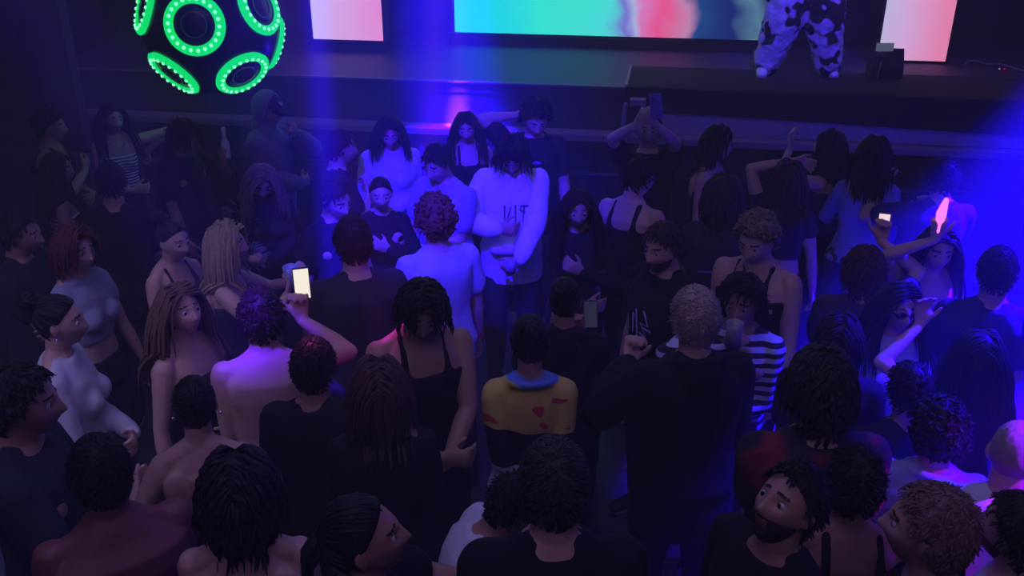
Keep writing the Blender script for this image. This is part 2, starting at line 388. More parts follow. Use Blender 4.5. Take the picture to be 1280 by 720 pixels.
    def mkeyes(s):
        for q in (-1, 1):
            mb = MB(); r = .0125 * s.k; c = s.hc + s.Mh @ Vector((q * .031, .0715 if not s.fem else .067, .006)) * s.k
            mb.ball(c, r, s.Mh @ Matrix.Rotation(R(90), 3, 'X'), 12, 10)
            mb.m = [1 if (sum((Vector(mb.v[i]) for i in f), Vector()) / len(f) - c).normalized().dot(s.Mh @ Vector((0, 1, -.05))) > .86 else 0 for f in mb.f]
            mb.obj('eye', [mat((.55, .53, .52), .25, 'eyeball', spec=.6), mat((.02, .013, .01), .15, 'iris', spec=.6)], s.root)
    def scalp(s, cut=.0, low=False):
        while True:
            d = Vector((s.rnd.gauss(0, 1), s.rnd.gauss(0, 1), s.rnd.gauss(0, 1))).normalized()
            if s.hairq(d) > cut and d.z > -.55: return d
    def hairq(s, d): return d.z * 1.0 - d.y * .92 + .04
    def mkhair(s, style, color, hl):
        k = s.k; rnd = s.rnd; mb = MB(); hm = mat(color, .55, 'hair', spec=.25)
        th = {'bald': .0, 'buzz': .004, 'close': .012, 'short': .013, 'crop': .010, 'messy': .020, 'curly': .030, 'afro': .042, 'long': .013, 'bob': .015, 'wavy': .017, 'bun': .009, 'pony': .009, 'slick': .010, 'top': .018, 'fro2': .05}[style]
        if style == 'bald': return
        V, D, F = HEADS[s.fem]
        def hp(d, o): # point on the scalp
            w, dp, h = ((.074, .096, .116) if not s.fem else (.070, .091, .112))
            y = d.y * (dp + o); z = d.z * (h + o); x = d.x * (w + o)
            if d.z > 0: y -= .012 * d.z
            elif d.z < 0:
                kk = -d.z; x *= 1 - .3 * kk ** 1.5
                if y < 0: y *= 1 - .40 * kk
            return Vector((x, y, z))
        vv = []
        for v, d in zip(V, D):
            q = s.hairq(d); t = min(1, max(0, (q + .02) / .2)); t = t * t * (3 - 2 * t)
            if style in ('long', 'bob', 'wavy') and d.z < .1 and d.y < .05: t = max(t, .7)
            o = -.012 + (th + .012) * t
            if style in ('top',) and d.z > .5: o += .012 * t
            if style in ('afro', 'curly', 'messy', 'fro2'): o += t * th * .5 * noise.noise(d * 4 + Vector((s.hc.z * 37, 0, 0)))
            elif style == 'close': o += t * (.003 * noise.noise(d * 9) + .0016 * noise.noise(d * 34))
            else: o += t * .004 * noise.noise(Vector((d.x * 14, d.y * 14, d.z * 3)))
            vv.append(s.hc + s.Mh @ (v + (hp(d, o) - hp(d, 0))) * k)
        mb.add(vv, F)
        Mi = s.Mh.inverted()
        def outhead(p, m=.004):
            q = Mi @ (p - s.hc) / k
            e = Vector((q.x / (.080 + m), q.y / (.103 + m), q.z / (.124 + m))); L = e.length
            return p if L >= 1 else s.hc + s.Mh @ (q / max(L, .05)) * k
        sz = s.T((0, 0, 1.40)).z; bc = s.T((0, -.01, 1.40))
        def outbody(p):
            if p.z < sz + .05 * k:
                q = p - bc; f = s.Ml @ Vector((0, 1, 0)); y = q.dot(f)
                if abs(y) < .135 * k and abs(q.x) < .21 * k: p = p + f * ((.14 * k if y > .03 else -.14 * k) - y) * .5
            elif p.z < s.hc.z - .10 * k:
                q = p - bc; r = math.hypot(q.x, q.y)
                if r < .075 * k and r > 1e-4: p = p + Vector((q.x, q.y, 0)) * (.075 * k / r - 1)
            return p
        def fall(n, L, rad, wave=.0, start=None, cut=.0):
            for i in range(n):
                d = start() if start else s.scalp(cut)
                p = s.hc + s.Mh @ hp(d, th * .7) * k; sgn = 1 if d.x > 0 else -1
                v = s.Mh @ (Vector((sgn * .9, -.25, -.15)) if d.z > .35 else Vector((d.x * .4, d.y * .5, -.8)))
                ll = L * rnd.uniform(.75, 1.12) + (.07 if d.z > .35 else 0); st = ll * k / 9; pts = [p - v * .01]; ph = rnd.uniform(0, 6.3); sd = rnd.uniform(-.12, .12)
                for q in range(9):
                    v = (v * .62 + Vector((sd * .5, rnd.uniform(-.08, .08), -1)) * .38).normalized()
                    p = p + v * st; p = outhead(p, th + .004); p = outbody(p)
                    if wave: p = p + Vector((math.sin(ph + q * 1.5), math.cos(ph + q * 1.4), 0)) * wave
                    pts.append(p.copy())
                mb.tube(pts, [rad * k * f for f in (.5, .95, 1, 1, 1, .95, .9, .75, .55, .2)], 6, flat=.5, cap=False)
        if style == 'long': fall(300, hl or .34, .0085)
        elif style == 'wavy': fall(290, hl or .30, .0088, .006)
        elif style == 'bob': fall(300, hl or .17, .0085, .002)
        elif style in ('short', 'crop', 'top', 'messy', 'close'):
            n = {'close': 1100, 'short': 420, 'crop': 620, 'top': 170, 'messy': 340}[style]; ln = {'close': .017, 'short': .028, 'crop': .013, 'top': .034, 'messy': .055}[style]
            hs = {'close': .30, 'crop': .42, 'short': .6, 'top': .7, 'messy': .75}.get(style, 1)
            for i in range(n):
                d = s.scalp(.03); b_ = s.hc + s.Mh @ hp(d, th * (.55 if style not in ('crop', 'close') else .85)) * k
                fl = Vector((d.x * .5 + rnd.gauss(0, .25), .35 + d.y * .2 + rnd.gauss(0, .25), -.25 + rnd.gauss(0, .2))) if style != 'messy' else Vector((d.x * .6 + rnd.gauss(0, .5), d.y * .4 + rnd.gauss(0, .5), -.5 + rnd.gauss(0, .4)))
                fl = fl - d * fl.dot(d) * .8 + d * .25; fl = s.Mh @ fl.normalized(); l = ln * k * rnd.uniform(.6, 1.2)
                mb.tube([b_, outhead(b_ + fl * l * .5, th * .5), outhead(b_ + fl * l + Vector((0, 0, -.25 * l)), th * .5)], [.010 * k * hs, .009 * k * hs, .002 * k], 5, flat=.6, cap=False)
            if style == 'messy': fall(230, .085, .0062, .005)
        elif style in ('curly', 'afro', 'fro2'):
            n = {'curly': 260, 'afro': 300, 'fro2': 300}[style]
            for i in range(n):
                d = s.scalp(.02); o = th * rnd.uniform(.7, 1.15)
                c = s.hc + s.Mh @ hp(d, o) * k; r = rnd.uniform(.009, .016) * k
                ax = Vector((rnd.gauss(0, 1), rnd.gauss(0, 1), rnd.gauss(0, 1))).normalized(); b1 = ax.orthogonal().normalized(); b2 = ax.cross(b1)
                mb.tube([c + (b1 * math.cos(t) + b2 * math.sin(t)) * r * .8 + ax * t * .003 for t in (0, 1.3, 2.6, 3.9, 5.2)], [.004 * k, .0065 * k, .007 * k, .0065 * k, .003 * k], 5, cap=False)
        elif style in ('bun', 'pony', 'slick'):
            for i in range(90):
                d = s.scalp(.0); t0 = hp(d, th * .6); tgt = Vector((0, -.095, .03 if style != 'bun' else .06))
                pts = []
                for q in range(5):
                    f = q / 4 * .85; x = t0.lerp(tgt, f); dd = Vector((x.x / .08, x.y / .1, x.z / .12)).normalized(); pts.append(s.hc + s.Mh @ hp(dd, th) * k)
                mb.tube(pts, [.003 * k, .007 * k, .007 * k, .006 * k, .003 * k], 5, flat=.5, cap=False)
            if style == 'bun':
                c = s.hc + s.Mh @ Vector((0, -.105, .095)) * k; mb.ball(c, .042 * k)
                for i in range(26):
                    ax = Vector((rnd.gauss(0, 1), rnd.gauss(0, 1), rnd.gauss(0, 1))).normalized(); b1 = ax.orthogonal().normalized(); b2 = ax.cross(b1); a0 = rnd.uniform(0, 6)
                    mb.tube([c + (b1 * math.cos(a0 + t) + b2 * math.sin(a0 + t)) * .042 * k for t in (0, .6, 1.2, 1.8, 2.4)], [.004 * k, .009 * k, .01 * k, .009 * k, .004 * k], 5, cap=False)
            else:
                L = (hl or .30) * k
                for i in range(30 if style == 'pony' else 60):
                    p = s.hc + s.Mh @ Vector((rnd.uniform(-.02, .02), -.105, rnd.uniform(.0, .04))) * k; a = [p]
                    for q in range(8):
                        p = p + Vector((rnd.uniform(-.006, .006), (-.02 if q < 2 else 0) * math.cos(0), -L / 8)); p = outbody(outhead(p, th)); a.append(p.copy())
                    mb.tube(a, [.008 * k, .011 * k, .012 * k, .012 * k, .012 * k, .011 * k, .009 * k, .007 * k, .002 * k], 5, cap=False)
        mb.obj('hair', hm, s.root)
    def mkbeard(s, color):
        mb = MB(); k = s.k; V, D, F = HEADS[s.fem]; vv = []
        for v, d in zip(V, D):
            t = 0
            if d.y > -.1 and v.z < -.03:
                t = min(1, max(0, (-.030 - v.z) / .02)) * min(1, max(0, (d.y + .1) / .25))
                if abs(v.x) < .022 and abs(v.z + .061) < .010: t = 0
            o = -.010 + .019 * t + .003 * noise.noise(v * 90)
            n = Vector((v.x * 1.3, v.y, v.z * .6)).normalized(); vv.append(s.hc + s.Mh @ (v + n * o) * k)
        mb.add(vv, F); mb.obj('beard', mat(color, .8, 'hair'), s.root)
    def sleeve(s, mb, frac, infl, rad_w=1.0):
        k = s.k
        for side, sh, el, wr, fd, curl in s.arm:
            base = s.T((side * .10, -.015, 1.425))
            mb.tube([s.T((side * .03, -.018, 1.462)), base, sh], [(.050 + infl * .5) * k, (.048 + infl * .6) * k, (.052 + infl * .8) * k], 12)
            fm = .86 if s.fem else 1
            r0 = (.057 * fm + infl) * k; r1 = (.045 * fm + infl * 1.3) * k; r2 = (.036 * fm + infl) * k
            if frac <= 1: mb.tube([sh, sh.lerp(el, frac * .5), sh.lerp(el, frac)], [r0, r0 * 1.03, r0 * 1.02], 14)
            else:
                f = frac - 1
                mb.tube([sh, sh.lerp(el, .35), sh.lerp(el, .75), el], [r0, r0 * .99, r1 * 1.04, r1], 14)
                mb.tube([el, el.lerp(wr, f * .5), el.lerp(wr, f * .9), el.lerp(wr, f)], [r1, r1 * .97, r2 * 1.08, r2 * .9], 14)
    def mktop(s, kind, color, m, wr, slf):
        mb = MB(); k = s.k; name = {'tee': 'shirt', 'long': 'long_sleeve_shirt', 'hoodie': 'hoodie', 'hoodup': 'hoodie', 'tank': 'tank_top', 'strapless': 'strapless_top', 'crop': 'crop_top', 'jacket': 'jacket', 'bra': 'bikini_top', 'dress': 'dress', 'sweater': 'sweater'}[kind]
        infl = {'tee': .014, 'long': .010, 'hoodie': .020, 'hoodup': .022, 'tank': .008, 'strapless': .007, 'crop': .009, 'jacket': .018, 'bra': .007, 'dress': .008, 'sweater': .018}[kind]
        z0 = {'tee': .90, 'long': .93, 'hoodie': .86, 'hoodup': .86, 'tank': .93, 'strapless': 1.02, 'crop': 1.13, 'jacket': .88, 'bra': 1.22, 'dress': .84, 'sweater': .90}[kind]
        z1 = {'tank': 1.335, 'strapless': 1.335, 'bra': 1.315, 'dress': 1.335}.get(kind, 1.475)
        s.trings(mb, infl, z0, z1, 24, xtra=.012 if kind in ('tee', 'hoodie', 'jacket', 'sweater', 'hoodup') else 0)
        hem = {'tee': .80, 'hoodie': .73, 'hoodup': .76, 'jacket': .79, 'sweater': .80}.get(kind)
        if hem:
            rr = []
            for z, g in ((.94, 0), (.88, .004), ((.88 + hem) / 2, .007), (hem, .004)):
                rr.append([s.T((math.cos(t) * (.172 * s.w + infl + g), math.sin(t) * (.122 * s.w + infl + g) - .008, z)) for t in [2 * math.pi * q / 24 for q in range(24)]])
            mb.rings(rr[::-1])
        if s.fem:
            for q in (-1, 1): mb.ball(s.T((q * .066, .078 * s.w, 1.262)), (.060 + infl * .8) * k)
        if kind in ('tank', 'dress', 'bra'):
            for q in (-1, 1):
                sx = .085 if not s.fem else .075; f = .13 if s.fem else .118
                mb.tube([s.T((q * sx * 1.05, f * s.w, 1.30)), s.T((q * sx, .085, 1.39)), s.T((q * sx * .95, .02, 1.468)), s.T((q * sx * .95, -.05, 1.468)), s.T((q * sx, -.105, 1.39)), s.T((q * sx, -.125 * s.w, 1.30))], ([.028, .022, .020, .020, .024, .03] if kind == 'tank' and not s.fem else [.012] * 6), 8, ref=(1, 0, 0), flat=1.0 if s.fem or kind != 'tank' else .8)
        fr = slf if slf is not None else {'tee': .62, 'long': 2.0, 'hoodie': 1.97, 'hoodup': 1.97, 'jacket': 1.97, 'crop': .35, 'sweater': 1.95}.get(kind, 0)
        if fr: s.sleeve(mb, fr, {'tee': .016, 'long': .007, 'hoodie': .024, 'hoodup': .024, 'jacket': .020, 'crop': .008, 'sweater': .020}.get(kind, .01))
        if kind in ('hoodie', 'jacket'):
            pts = [s.T((math.sin(t) * .088, -.02 - math.cos(t) * .085, 1.475 + .025 * math.cos(t))) for t in [R(a) for a in range(-150, 151, 25)]]
            mb.tube(pts, [(.018 if kind == 'jacket' else .026) * k] * len(pts), 8)
            if kind == 'hoodie': mb.ball(s.T((0, -.115, 1.43)), (.085 * k, .05 * k, .075 * k), s.Ml); s.tubepocket(mb, infl)
        me = remesh(mb, .0115, 3, .5)
        if wr:
            co = coords(me); nn = np.empty(len(co) * 3); me.vertices.foreach_get('normal', nn); nn = nn.reshape(-1, 3)
            sx = s.rnd.uniform(0, 50)
            d = np.array([noise.noise(Vector((p[0] * 11 + sx, p[1] * 9, p[2] * 7))) + .5 * noise.noise(Vector((p[0] * 26 + sx, p[1] * 22, p[2] * 13))) for p in co])
            co = co + nn * (np.maximum(d, -.5) * wr)[:, None]; me.vertices.foreach_set('co', co.ravel()); me.update()
        s.topo = link(name, me, m or mat(color, .85, 'cloth'), s.root)
        if kind == 'hoodup':
            hb = MB(); V, D, F = HEADS[s.fem]; vv = []
            for v, d in zip(V, D):
                q = -d.y * .95 + abs(d.x) * .35 + d.z * .35 + .28; t = min(1, max(0, q / .25)); t = t * t * (3 - 2 * t)
                o = -.02 + .055 * t + .004 * noise.noise(d * 6); vv.append(s.hc + s.Mh @ (Vector((v.x, v.y * .93 - .01, v.z)) + d * o) * k)
            hb.add(vv, F); nb = s.T((0, -.02, 1.44)); hb.tube([nb, s.hc + s.Mh @ Vector((0, -.035, -.05)) * k], [.10 * k, .082 * k], 14)
            link('hood', remesh(hb, .010, 2), m or mat(color, .85, 'cloth'), s.topo)
    def tubepocket(s, mb, infl):
        mb.tube([s.T((-.10, .118 * s.w + infl, 1.00)), s.T((.10, .118 * s.w + infl, 1.00))], [.06 * s.k] * 2, 10, ref=(0, 0, 1), flat=1.0 if False else .9)
    def mklegs(s, color, kk, m):
        mb = MB(); k = s.k; w = .75 + .25 * s.w
        s.trings(mb, .009, 0, 1.03, 20)
        for side in (-1, 1):
            p = s.legpts(side); r = [.101 * w, .096 * w, .077, .074, .066] if kk != 'skinny' else [.097 * w, .089 * w, .062, .063, .044]
            mb.tube(p, [q * k for q in r], 14)
        me = remesh(mb, .014, 2)
        co = coords(me); nn = np.empty(len(co) * 3); me.vertices.foreach_get('normal', nn); nn = nn.reshape(-1, 3)
        d = np.array([noise.noise(Vector((p[0] * 9, p[1] * 9, p[2] * 12))) for p in co]); co = co + nn * (d * .006)[:, None]
        me.vertices.foreach_set('co', co.ravel()); me.update()
        link('trousers', me, m or mat(color, .85, 'denim' if kk == 'denim' else 'cloth'), s.root)
        for side in (-1, 1):
            a = s.legpts(side)[-1]; b = MB(); f = .018
            b.tube([a + Vector((0, -.045, -.042)) * k, a + Vector((0, .0, -.035)) * k, a + Vector((side * .006, .07, -.045)) * k, a + Vector((side * .012, .165, -.052)) * k], [.043 * k, .048 * k, .050 * k, .036 * k], 14, ref=(0, 0, 1), flat=.72)
            n0 = len(b.f); b.cur = 1
            b.tube([Vector((a.x, a.y - .05 * k, .016)), Vector((a.x + side * .006 * k, a.y + .06 * k, .016)), Vector((a.x + side * .012 * k, a.y + .17 * k, .016))], [.042 * k, .050 * k, .040 * k], 14, ref=(0, 0, 1), flat=.32)
            c = s.rnd.choice([(.02, .02, .02), (.02, .02, .02), (.5, .5, .5)])
            b.obj('shoe', [mat(c, .6, 'shoe'), mat((.4, .4, .4), .6, 'sole')], s.root)
    def world(s, p): return s.Mw @ Vector(p)
    def wrist(s, i): a = s.arm[i]; return s.world(a[3]), (s.Mw.to_3x3() @ a[4])
def LIGHTS():
    # dim violet wash lamps added under the ceiling as ambient fill
    area('wash', (-.3, -.8, 6.2), (0, 4.2, 1), (.52, .36, 1.0), 27, 7, 1.5, 110)
    area('wash_stage', (.6, 7.2, 6.2), (.6, 9.6, 1.5), (.28, .17, 1.0), 45, 9, 1.0, 100)
    spot('fill_left', (-4.2, .2, 6.0), (-2.0, 3.6, 1.3), (.40, .34, 1.0), 400, 26, .9, .2)  # fill lamp added to lift the pale clothes at the left
    # saturated blue moving heads
    spot('beam_head', (at(407, 0, Y=4.35).x, 4.35, 6.3), (at(409, 300, Y=4.35).x, 4.35, 0), BLUE, 330000, 1.7, .4)
    spot('beam_stage', (-.85, 7.3, 6.3), at(568, 150, z=1.3), BLUE, 100000, 13, .7)
    spot('beam_front', (-1.2, 1.0, 6.2), at(555, 240, z=1.45), BLUE, 9000, 23, .9)
    spot('beam_right', (4.64, 5.0, 4.6), (2.70, 4.25, 0), BLUE, 55000, 38, .4)
    spot('beam_back', (-1.8, .8, 6.2), at(345, 462, z=1.3), (.07, .0, 1.0), 7000, 5.5, .9)
    spot('beam_violet', (4.5, 1.2, 6.0), at(1275, 590, z=1.6), (.18, .0, 1.0), 9000, 7, .9)
    spot('beam_magenta', (-2.4, 6.5, 6.0), at(500, 420, z=1.45), (.70, .02, .9), 5500, 4.6, .9)
    spot('performer_spot', (1.5, 3.0, 6.2), SM @ Vector((2.1, .84, 2.1)), (.06, .03, 1.0), 2600, 13, .7)
    spot('hot_spot', (-.3, 6.6, 6.2), at(572, 103, z=1.57), (1, .12, .6), 22000, 2.6, 1)
    spot('hot_spot', (-.3, 6.6, 6.2), at(540, 152, z=1.32), (1, .12, .6), 22000, 3.4, 1)
    area('fill_crowd', (-.6, 3.0, 6.3), (-.6, 3.0, 0), (.42, .35, 1.0), 16, 4, 3, 80)  # added fill lamp that brightens pale clothing in the crowd
    spot('fill_right_low', (4.2, 4.0, 5.0), (1.75, 3.05, .9), BLUE, 11000, 26, .9)  # second lamp added to spread the right beam's blue lower down
    spot('beam_rim', (-2.0, 5.4, 5.6), at(402, 430, z=1.7), (.9, .08, .8), 2500, 2.2, .8)
# ------------------------------------------------------------------ the room
def wallmat(name, color, rough=.9, bump=.2, sc_=6):
    m, nt, b = new_mat(name); N, L = nt.nodes, nt.links
    n = N.new('ShaderNodeTexNoise'); n.inputs['Scale'].default_value = sc_; n.inputs['Detail'].default_value = 6
    tc = N.new('ShaderNodeTexCoord'); L.new(tc.outputs['Object'], n.inputs['Vector'])
    mx = N.new('ShaderNodeMixRGB'); mx.inputs[1].default_value = tuple(x * .7 for x in color) + (1,); mx.inputs[2].default_value = tuple(x * 1.25 for x in color) + (1,)
    L.new(n.outputs['Fac'], mx.inputs[0]); L.new(mx.outputs[0], b.inputs['Base Color']); b.inputs['Roughness'].default_value = rough
    bp = N.new('ShaderNodeBump'); bp.inputs['Strength'].default_value = bump; bp.inputs['Distance'].default_value = .02; L.new(n.outputs['Fac'], bp.inputs['Height']); L.new(bp.outputs[0], b.inputs['Normal'])
    return m
SR = -R(9.3); SO = at(700, 167, 1.15)
SM = Matrix.Translation((SO.x, SO.y, 0)) @ Matrix.Rotation(SR, 4, 'Z')
def slab(name, c, h, m, parent=None, bevel=0):
    b = MB(); b.box(c, h, SM); return b.obj(name, m, parent, smooth=False, bevel=bevel)
def plainbox(name, lo, hi, m, parent=None, bevel=0):
    b = MB(); b.box([(p + q) / 2 for p, q in zip(lo, hi)], [(q - p) / 2 for p, q in zip(lo, hi)]); return b.obj(name, m, parent, smooth=False, bevel=bevel)
# worn dance floor of dark boards
m, nt, b = new_mat('floor_boards'); N, L = nt.nodes, nt.links
tc = N.new('ShaderNodeTexCoord'); br = N.new('ShaderNodeTexBrick'); br.inputs['Scale'].default_value = 1.0; br.inputs['Brick Width'].default_value = 1.6; br.inputs['Row Height'].default_value = .14; br.inputs['Mortar Size'].default_value = .004
br.inputs['Color1'].default_value = (.10, .07, .07, 1); br.inputs['Color2'].default_value = (.065, .045, .045, 1); br.inputs['Mortar'].default_value = (.01, .008, .008, 1)
L.new(tc.outputs['Object'], br.inputs['Vector']); n = N.new('ShaderNodeTexNoise'); n.inputs['Scale'].default_value = 3; n.inputs['Detail'].default_value = 8; L.new(tc.outputs['Object'], n.inputs['Vector'])
mx = N.new('ShaderNodeMixRGB'); mx.blend_type = 'MULTIPLY'; mx.inputs[0].default_value = .7; L.new(br.outputs['Color'], mx.inputs[1]); L.new(n.outputs['Fac'], mx.inputs[2]); L.new(mx.outputs[0], b.inputs['Base Color'])
r_ = N.new('ShaderNodeMapRange'); r_.inputs['To Min'].default_value = .25; r_.inputs['To Max'].default_value = .6; L.new(n.outputs['Fac'], r_.inputs[0]); L.new(r_.outputs[0], b.inputs['Roughness'])
floor_m = m
struct(plainbox('floor', (-7.5, -2, -.1), (8.5, 13.5, 0), floor_m))
dark = wallmat('wall_paint', (.035, .035, .045))
struct(plainbox('wall_left', (-7.5, -2, 0), (-7.3, 13.5, 6.5), dark)); struct(plainbox('wall_right', (8.3, -2, 0), (8.5, 13.5, 6.5), dark))
struct(plainbox('wall_back', (-7.3, 13.3, 0), (8.3, 13.5, 6.5), dark)); struct(plainbox('wall_front', (-7.3, -2, 0), (8.3, -1.8, 6.5), dark))
struct(plainbox('ceiling', (-7.5, -2, 6.5), (8.5, 13.5, 6.7), dark))

# stage: lower ledge, upper deck, black carpet piece where the performer stands
deckm = wallmat('deck_vinyl', (.06, .035, .10), .62, .08, 3); facem = wallmat('stage_face', (.060, .055, .075), .8, .2, 4)
ledgem = wallmat('ledge_paint', (.24, .22, .27), .6, .1, 9); blackm = wallmat('black_carpet', (.018, .018, .022), .95, .5, 70); skirtm = wallmat('skirt_cloth', (.010, .010, .014), .95, .3, 12)
st = empty('stage'); tag(st, 'long raised stage with a dark fascia and a pale front ledge', 'stage')
slab('deck', (0, 2.27, 1.50), (5.2, 2.10, .05), deckm, st)
slab('fascia', (0, .20, 1.30), (5.2, .02, .15), facem, st)
slab('ledge', (0, .11, 1.12), (5.2, .12, .03), ledgem, st, .006)
slab('edge_trim', (-2.3, .165, 1.548), (2.86, .012, .008), ledgem, st)
b = MB()
for i in range(120):      # pleated skirt below the ledge
    u0, u1 = -5.2 + i * .0867, -5.2 + (i + 1) * .0867; d0, d1 = (.0 if i % 2 else .03), (.03 if i % 2 else .0)
    V = [SM @ Vector(p) for p in ((u0, d0 + .01, 0), (u1, d1 + .01, 0), (u1, d1 + .01, 1.09), (u0, d0 + .01, 1.09), (u0, d0 + .03, 0), (u1, d1 + .03, 0), (u1, d1 + .03, 1.09), (u0, d0 + .03, 1.09))]
    b.add(V, [(0, 1, 2, 3), (7, 6, 5, 4), (0, 4, 5, 1), (3, 2, 6, 7)])
b.obj('skirt', skirtm, st)
slab('front_panel', (2.95, .165, 1.24), (2.2, .012, .09), wallmat('pale_panel', (.50, .47, .52), .6, .1, 9), st)
cp = empty('stage_carpet'); tag(cp, 'black carpeted platform piece laid over the stage right of centre', 'platform')
b = MB(); b.box((2.85, .58, 1.557), (2.28, .47, .013), SM); b.obj('top', blackm, cp, False)
b = MB(); P = [(.57, .10), (5.13, .10)]
V = [SM @ Vector(p) for p in ((.57, .08, 1.57), (5.13, .08, 1.57), (5.13, .08, 1.24), (.98, .08, 1.36), (.98, .08, 1.43), (.57, .08, 1.46), (.57, .14, 1.57), (5.13, .14, 1.57), (5.13, .14, 1.24), (.98, .14, 1.36), (.98, .14, 1.43), (.57, .14, 1.46))]
b.add(V, [(5, 4, 3, 2, 1, 0), (6, 7, 8, 9, 10, 11), (0, 1, 7, 6), (1, 2, 8, 7), (2, 3, 9, 8), (3, 4, 10, 9), (4, 5, 11, 10), (5, 0, 6, 11)]); b.obj('drape', blackm, cp, False)
slab('edge_strip', (.565, .60, 1.573), (.012, .45, .006), ledgem, cp)
tag(slab('step_block', (.68, -.03, 1.47), (.07, .05, .03), ledgem, None, .008), 'small pale box on the stage front at the carpet corner', 'box')
bm = MB(); bm.tube([SM @ Vector(p) for p in ((.575, -.03, 1.44), (.565, -.03, 1.30), (.56, -.03, 1.15))], .022, 8); tag(bm.obj('step_post', ledgem), 'short pale post holding the box at the carpet corner', 'post')

# LED screens
def ledframe(name, label, u0, u1, v, z0, z1, em):
    t = empty(name); tag(t, label, 'screen', None)
    slab('housing', ((u0 + u1) / 2, v + .06, (z0 + z1) / 2), ((u1 - u0) / 2 + .03, .055, (z1 - z0) / 2 + .02), skirtm, t, .006)
    b = MB(); V = [SM @ Vector(p) for p in ((u0, v, z0), (u1, v, z0), (u1, v, z1), (u0, v, z1))]
    b.box(((u0 + u1) / 2, v, (z0 + z1) / 2), ((u1 - u0) / 2, .006, (z1 - z0) / 2), None)
    o = b.obj('display', em, t, smooth=False); o.matrix_world = SM
    return t
def ramp_em(name, stops, strength, axis=0, lo=0, hi=1, warp=.0, wscale=1.0, zmix=0):
    m = bpy.data.materials.new(name); m.use_nodes = True; nt = m.node_tree; nt.nodes.clear(); N, L = nt.nodes, nt.links
    tc = N.new('ShaderNodeTexCoord'); sp = N.new('ShaderNodeSeparateXYZ')
    n = N.new('ShaderNodeTexNoise'); n.inputs['Scale'].default_value = wscale; n.inputs['Detail'].default_value = 3; L.new(tc.outputs['Object'], n.inputs['Vector'])
    L.new(tc.outputs['Object'], sp.inputs[0])
    mr = N.new('ShaderNodeMapRange'); mr.inputs['From Min'].default_value = lo; mr.inputs['From Max'].default_value = hi; L.new(sp.outputs[0], mr.inputs[0])
    a = N.new('ShaderNodeMath'); a.operation = 'MULTIPLY_ADD'; a.inputs[1].default_value = warp; L.new(n.outputs['Fac'], a.inputs[0]); L.new(mr.outputs[0], a.inputs[2])
    zz = N.new('ShaderNodeMath'); zz.operation = 'MULTIPLY_ADD'; zz.inputs[1].default_value = zmix; L.new(sp.outputs[2], zz.inputs[0]); L.new(a.outputs[0], zz.inputs[2])
    r = N.new('ShaderNodeValToRGB'); el = r.color_ramp.elements
    while len(el) > 1: el.remove(el[0])
    el[0].position = stops[0][0]; el[0].color = tuple(stops[0][1]) + (1,)
    for p, c in stops[1:]: e = el.new(p); e.color = tuple(c) + (1,)
    L.new(zz.outputs[0], r.inputs[0]); e = N.new('ShaderNodeEmission'); e.inputs[1].default_value = strength; L.new(r.outputs[0], e.inputs[0])
    o = N.new('ShaderNodeOutputMaterial'); L.new(e.outputs[0], o.inputs[0]); return m
pinkL = ramp_em('screen_left', [(0, (.62, .58, .92)), (.35, (.75, .46, .88)), (1, (.85, .30, .72))], 1.0, lo=-2.79, hi=-2.03, warp=.15, wscale=2)
pinkR = ramp_em('screen_right', [(0, (.55, .55, .95)), (.45, (.75, .42, .88)), (1, (.88, .25, .55))], 1.0, lo=2.99, hi=3.63, warp=.2, wscale=2, zmix=.0)
mid = ramp_em('screen_centre', [(0, (.0, .36, .90)), (.10, (.0, .74, .98)), (.30, (.04, .88, .80)), (.46, (.08, .80, .90)), (.52, (.20, .18, .80)), (.56, (.45, .50, .95)), (.60, (.75, .22, .68)), (.68, (.90, .10, .35)), (.74, (.60, .25, .55)), (.78, (.01, .07, .30)), (.86, (.01, .02, .18)), (.92, (.10, .22, .38)), (1.0, (.01, .02, .16))], 1.0, lo=-.9, hi=2.46, warp=.30, wscale=1.3, zmix=.0)
ledframe('led_screen', 'tall narrow pink and lilac screen left of the stage centre', -2.79, -2.03, 1.39, 1.68, 4.6, pinkL)
ledframe('led_screen', 'wide centre stage screen showing cyan, pink and dark blue', -1.41, 1.97, 2.06, 1.68, 4.4, mid)
ledframe('led_screen', 'tall narrow pink and lilac screen right of the performer', 2.99, 3.63, 1.72, 1.58, 4.6, pinkR)
slab('screen_plinth', (.28, 2.12, 1.605), (1.75, .10, .05), skirtm); tag(bpy.data.objects['screen_plinth'], 'low black plinth under the wide centre screen', 'plinth')
# backdrop drape
b = MB(); rr = []
for i in range(161):
    u = -6 + i * .08; v = 2.75 + .06 * math.sin(i * 1.25) + .03 * math.sin(i * .7); rr.append((u, v))
V = []; 
for u, v in rr:
    for zz in (1.56, 6.3): V += [SM @ Vector((u, v, zz)), SM @ Vector((u, v + .02, zz))]
F = []
for i in range(160):
    a = i * 4; c = a + 4; F += [(a, c, c + 2, a + 2), (a + 3, c + 3, c + 1, a + 1), (a, a + 1, c + 1, c), (a + 2, c + 2, c + 3, a + 3)]
b.add(V, F); tag(b.obj('backdrop_curtain', wallmat('drape_cloth', (.05, .045, .07), .95, .3, 20)), 'dark pleated curtain hanging behind the stage screens', 'curtain')

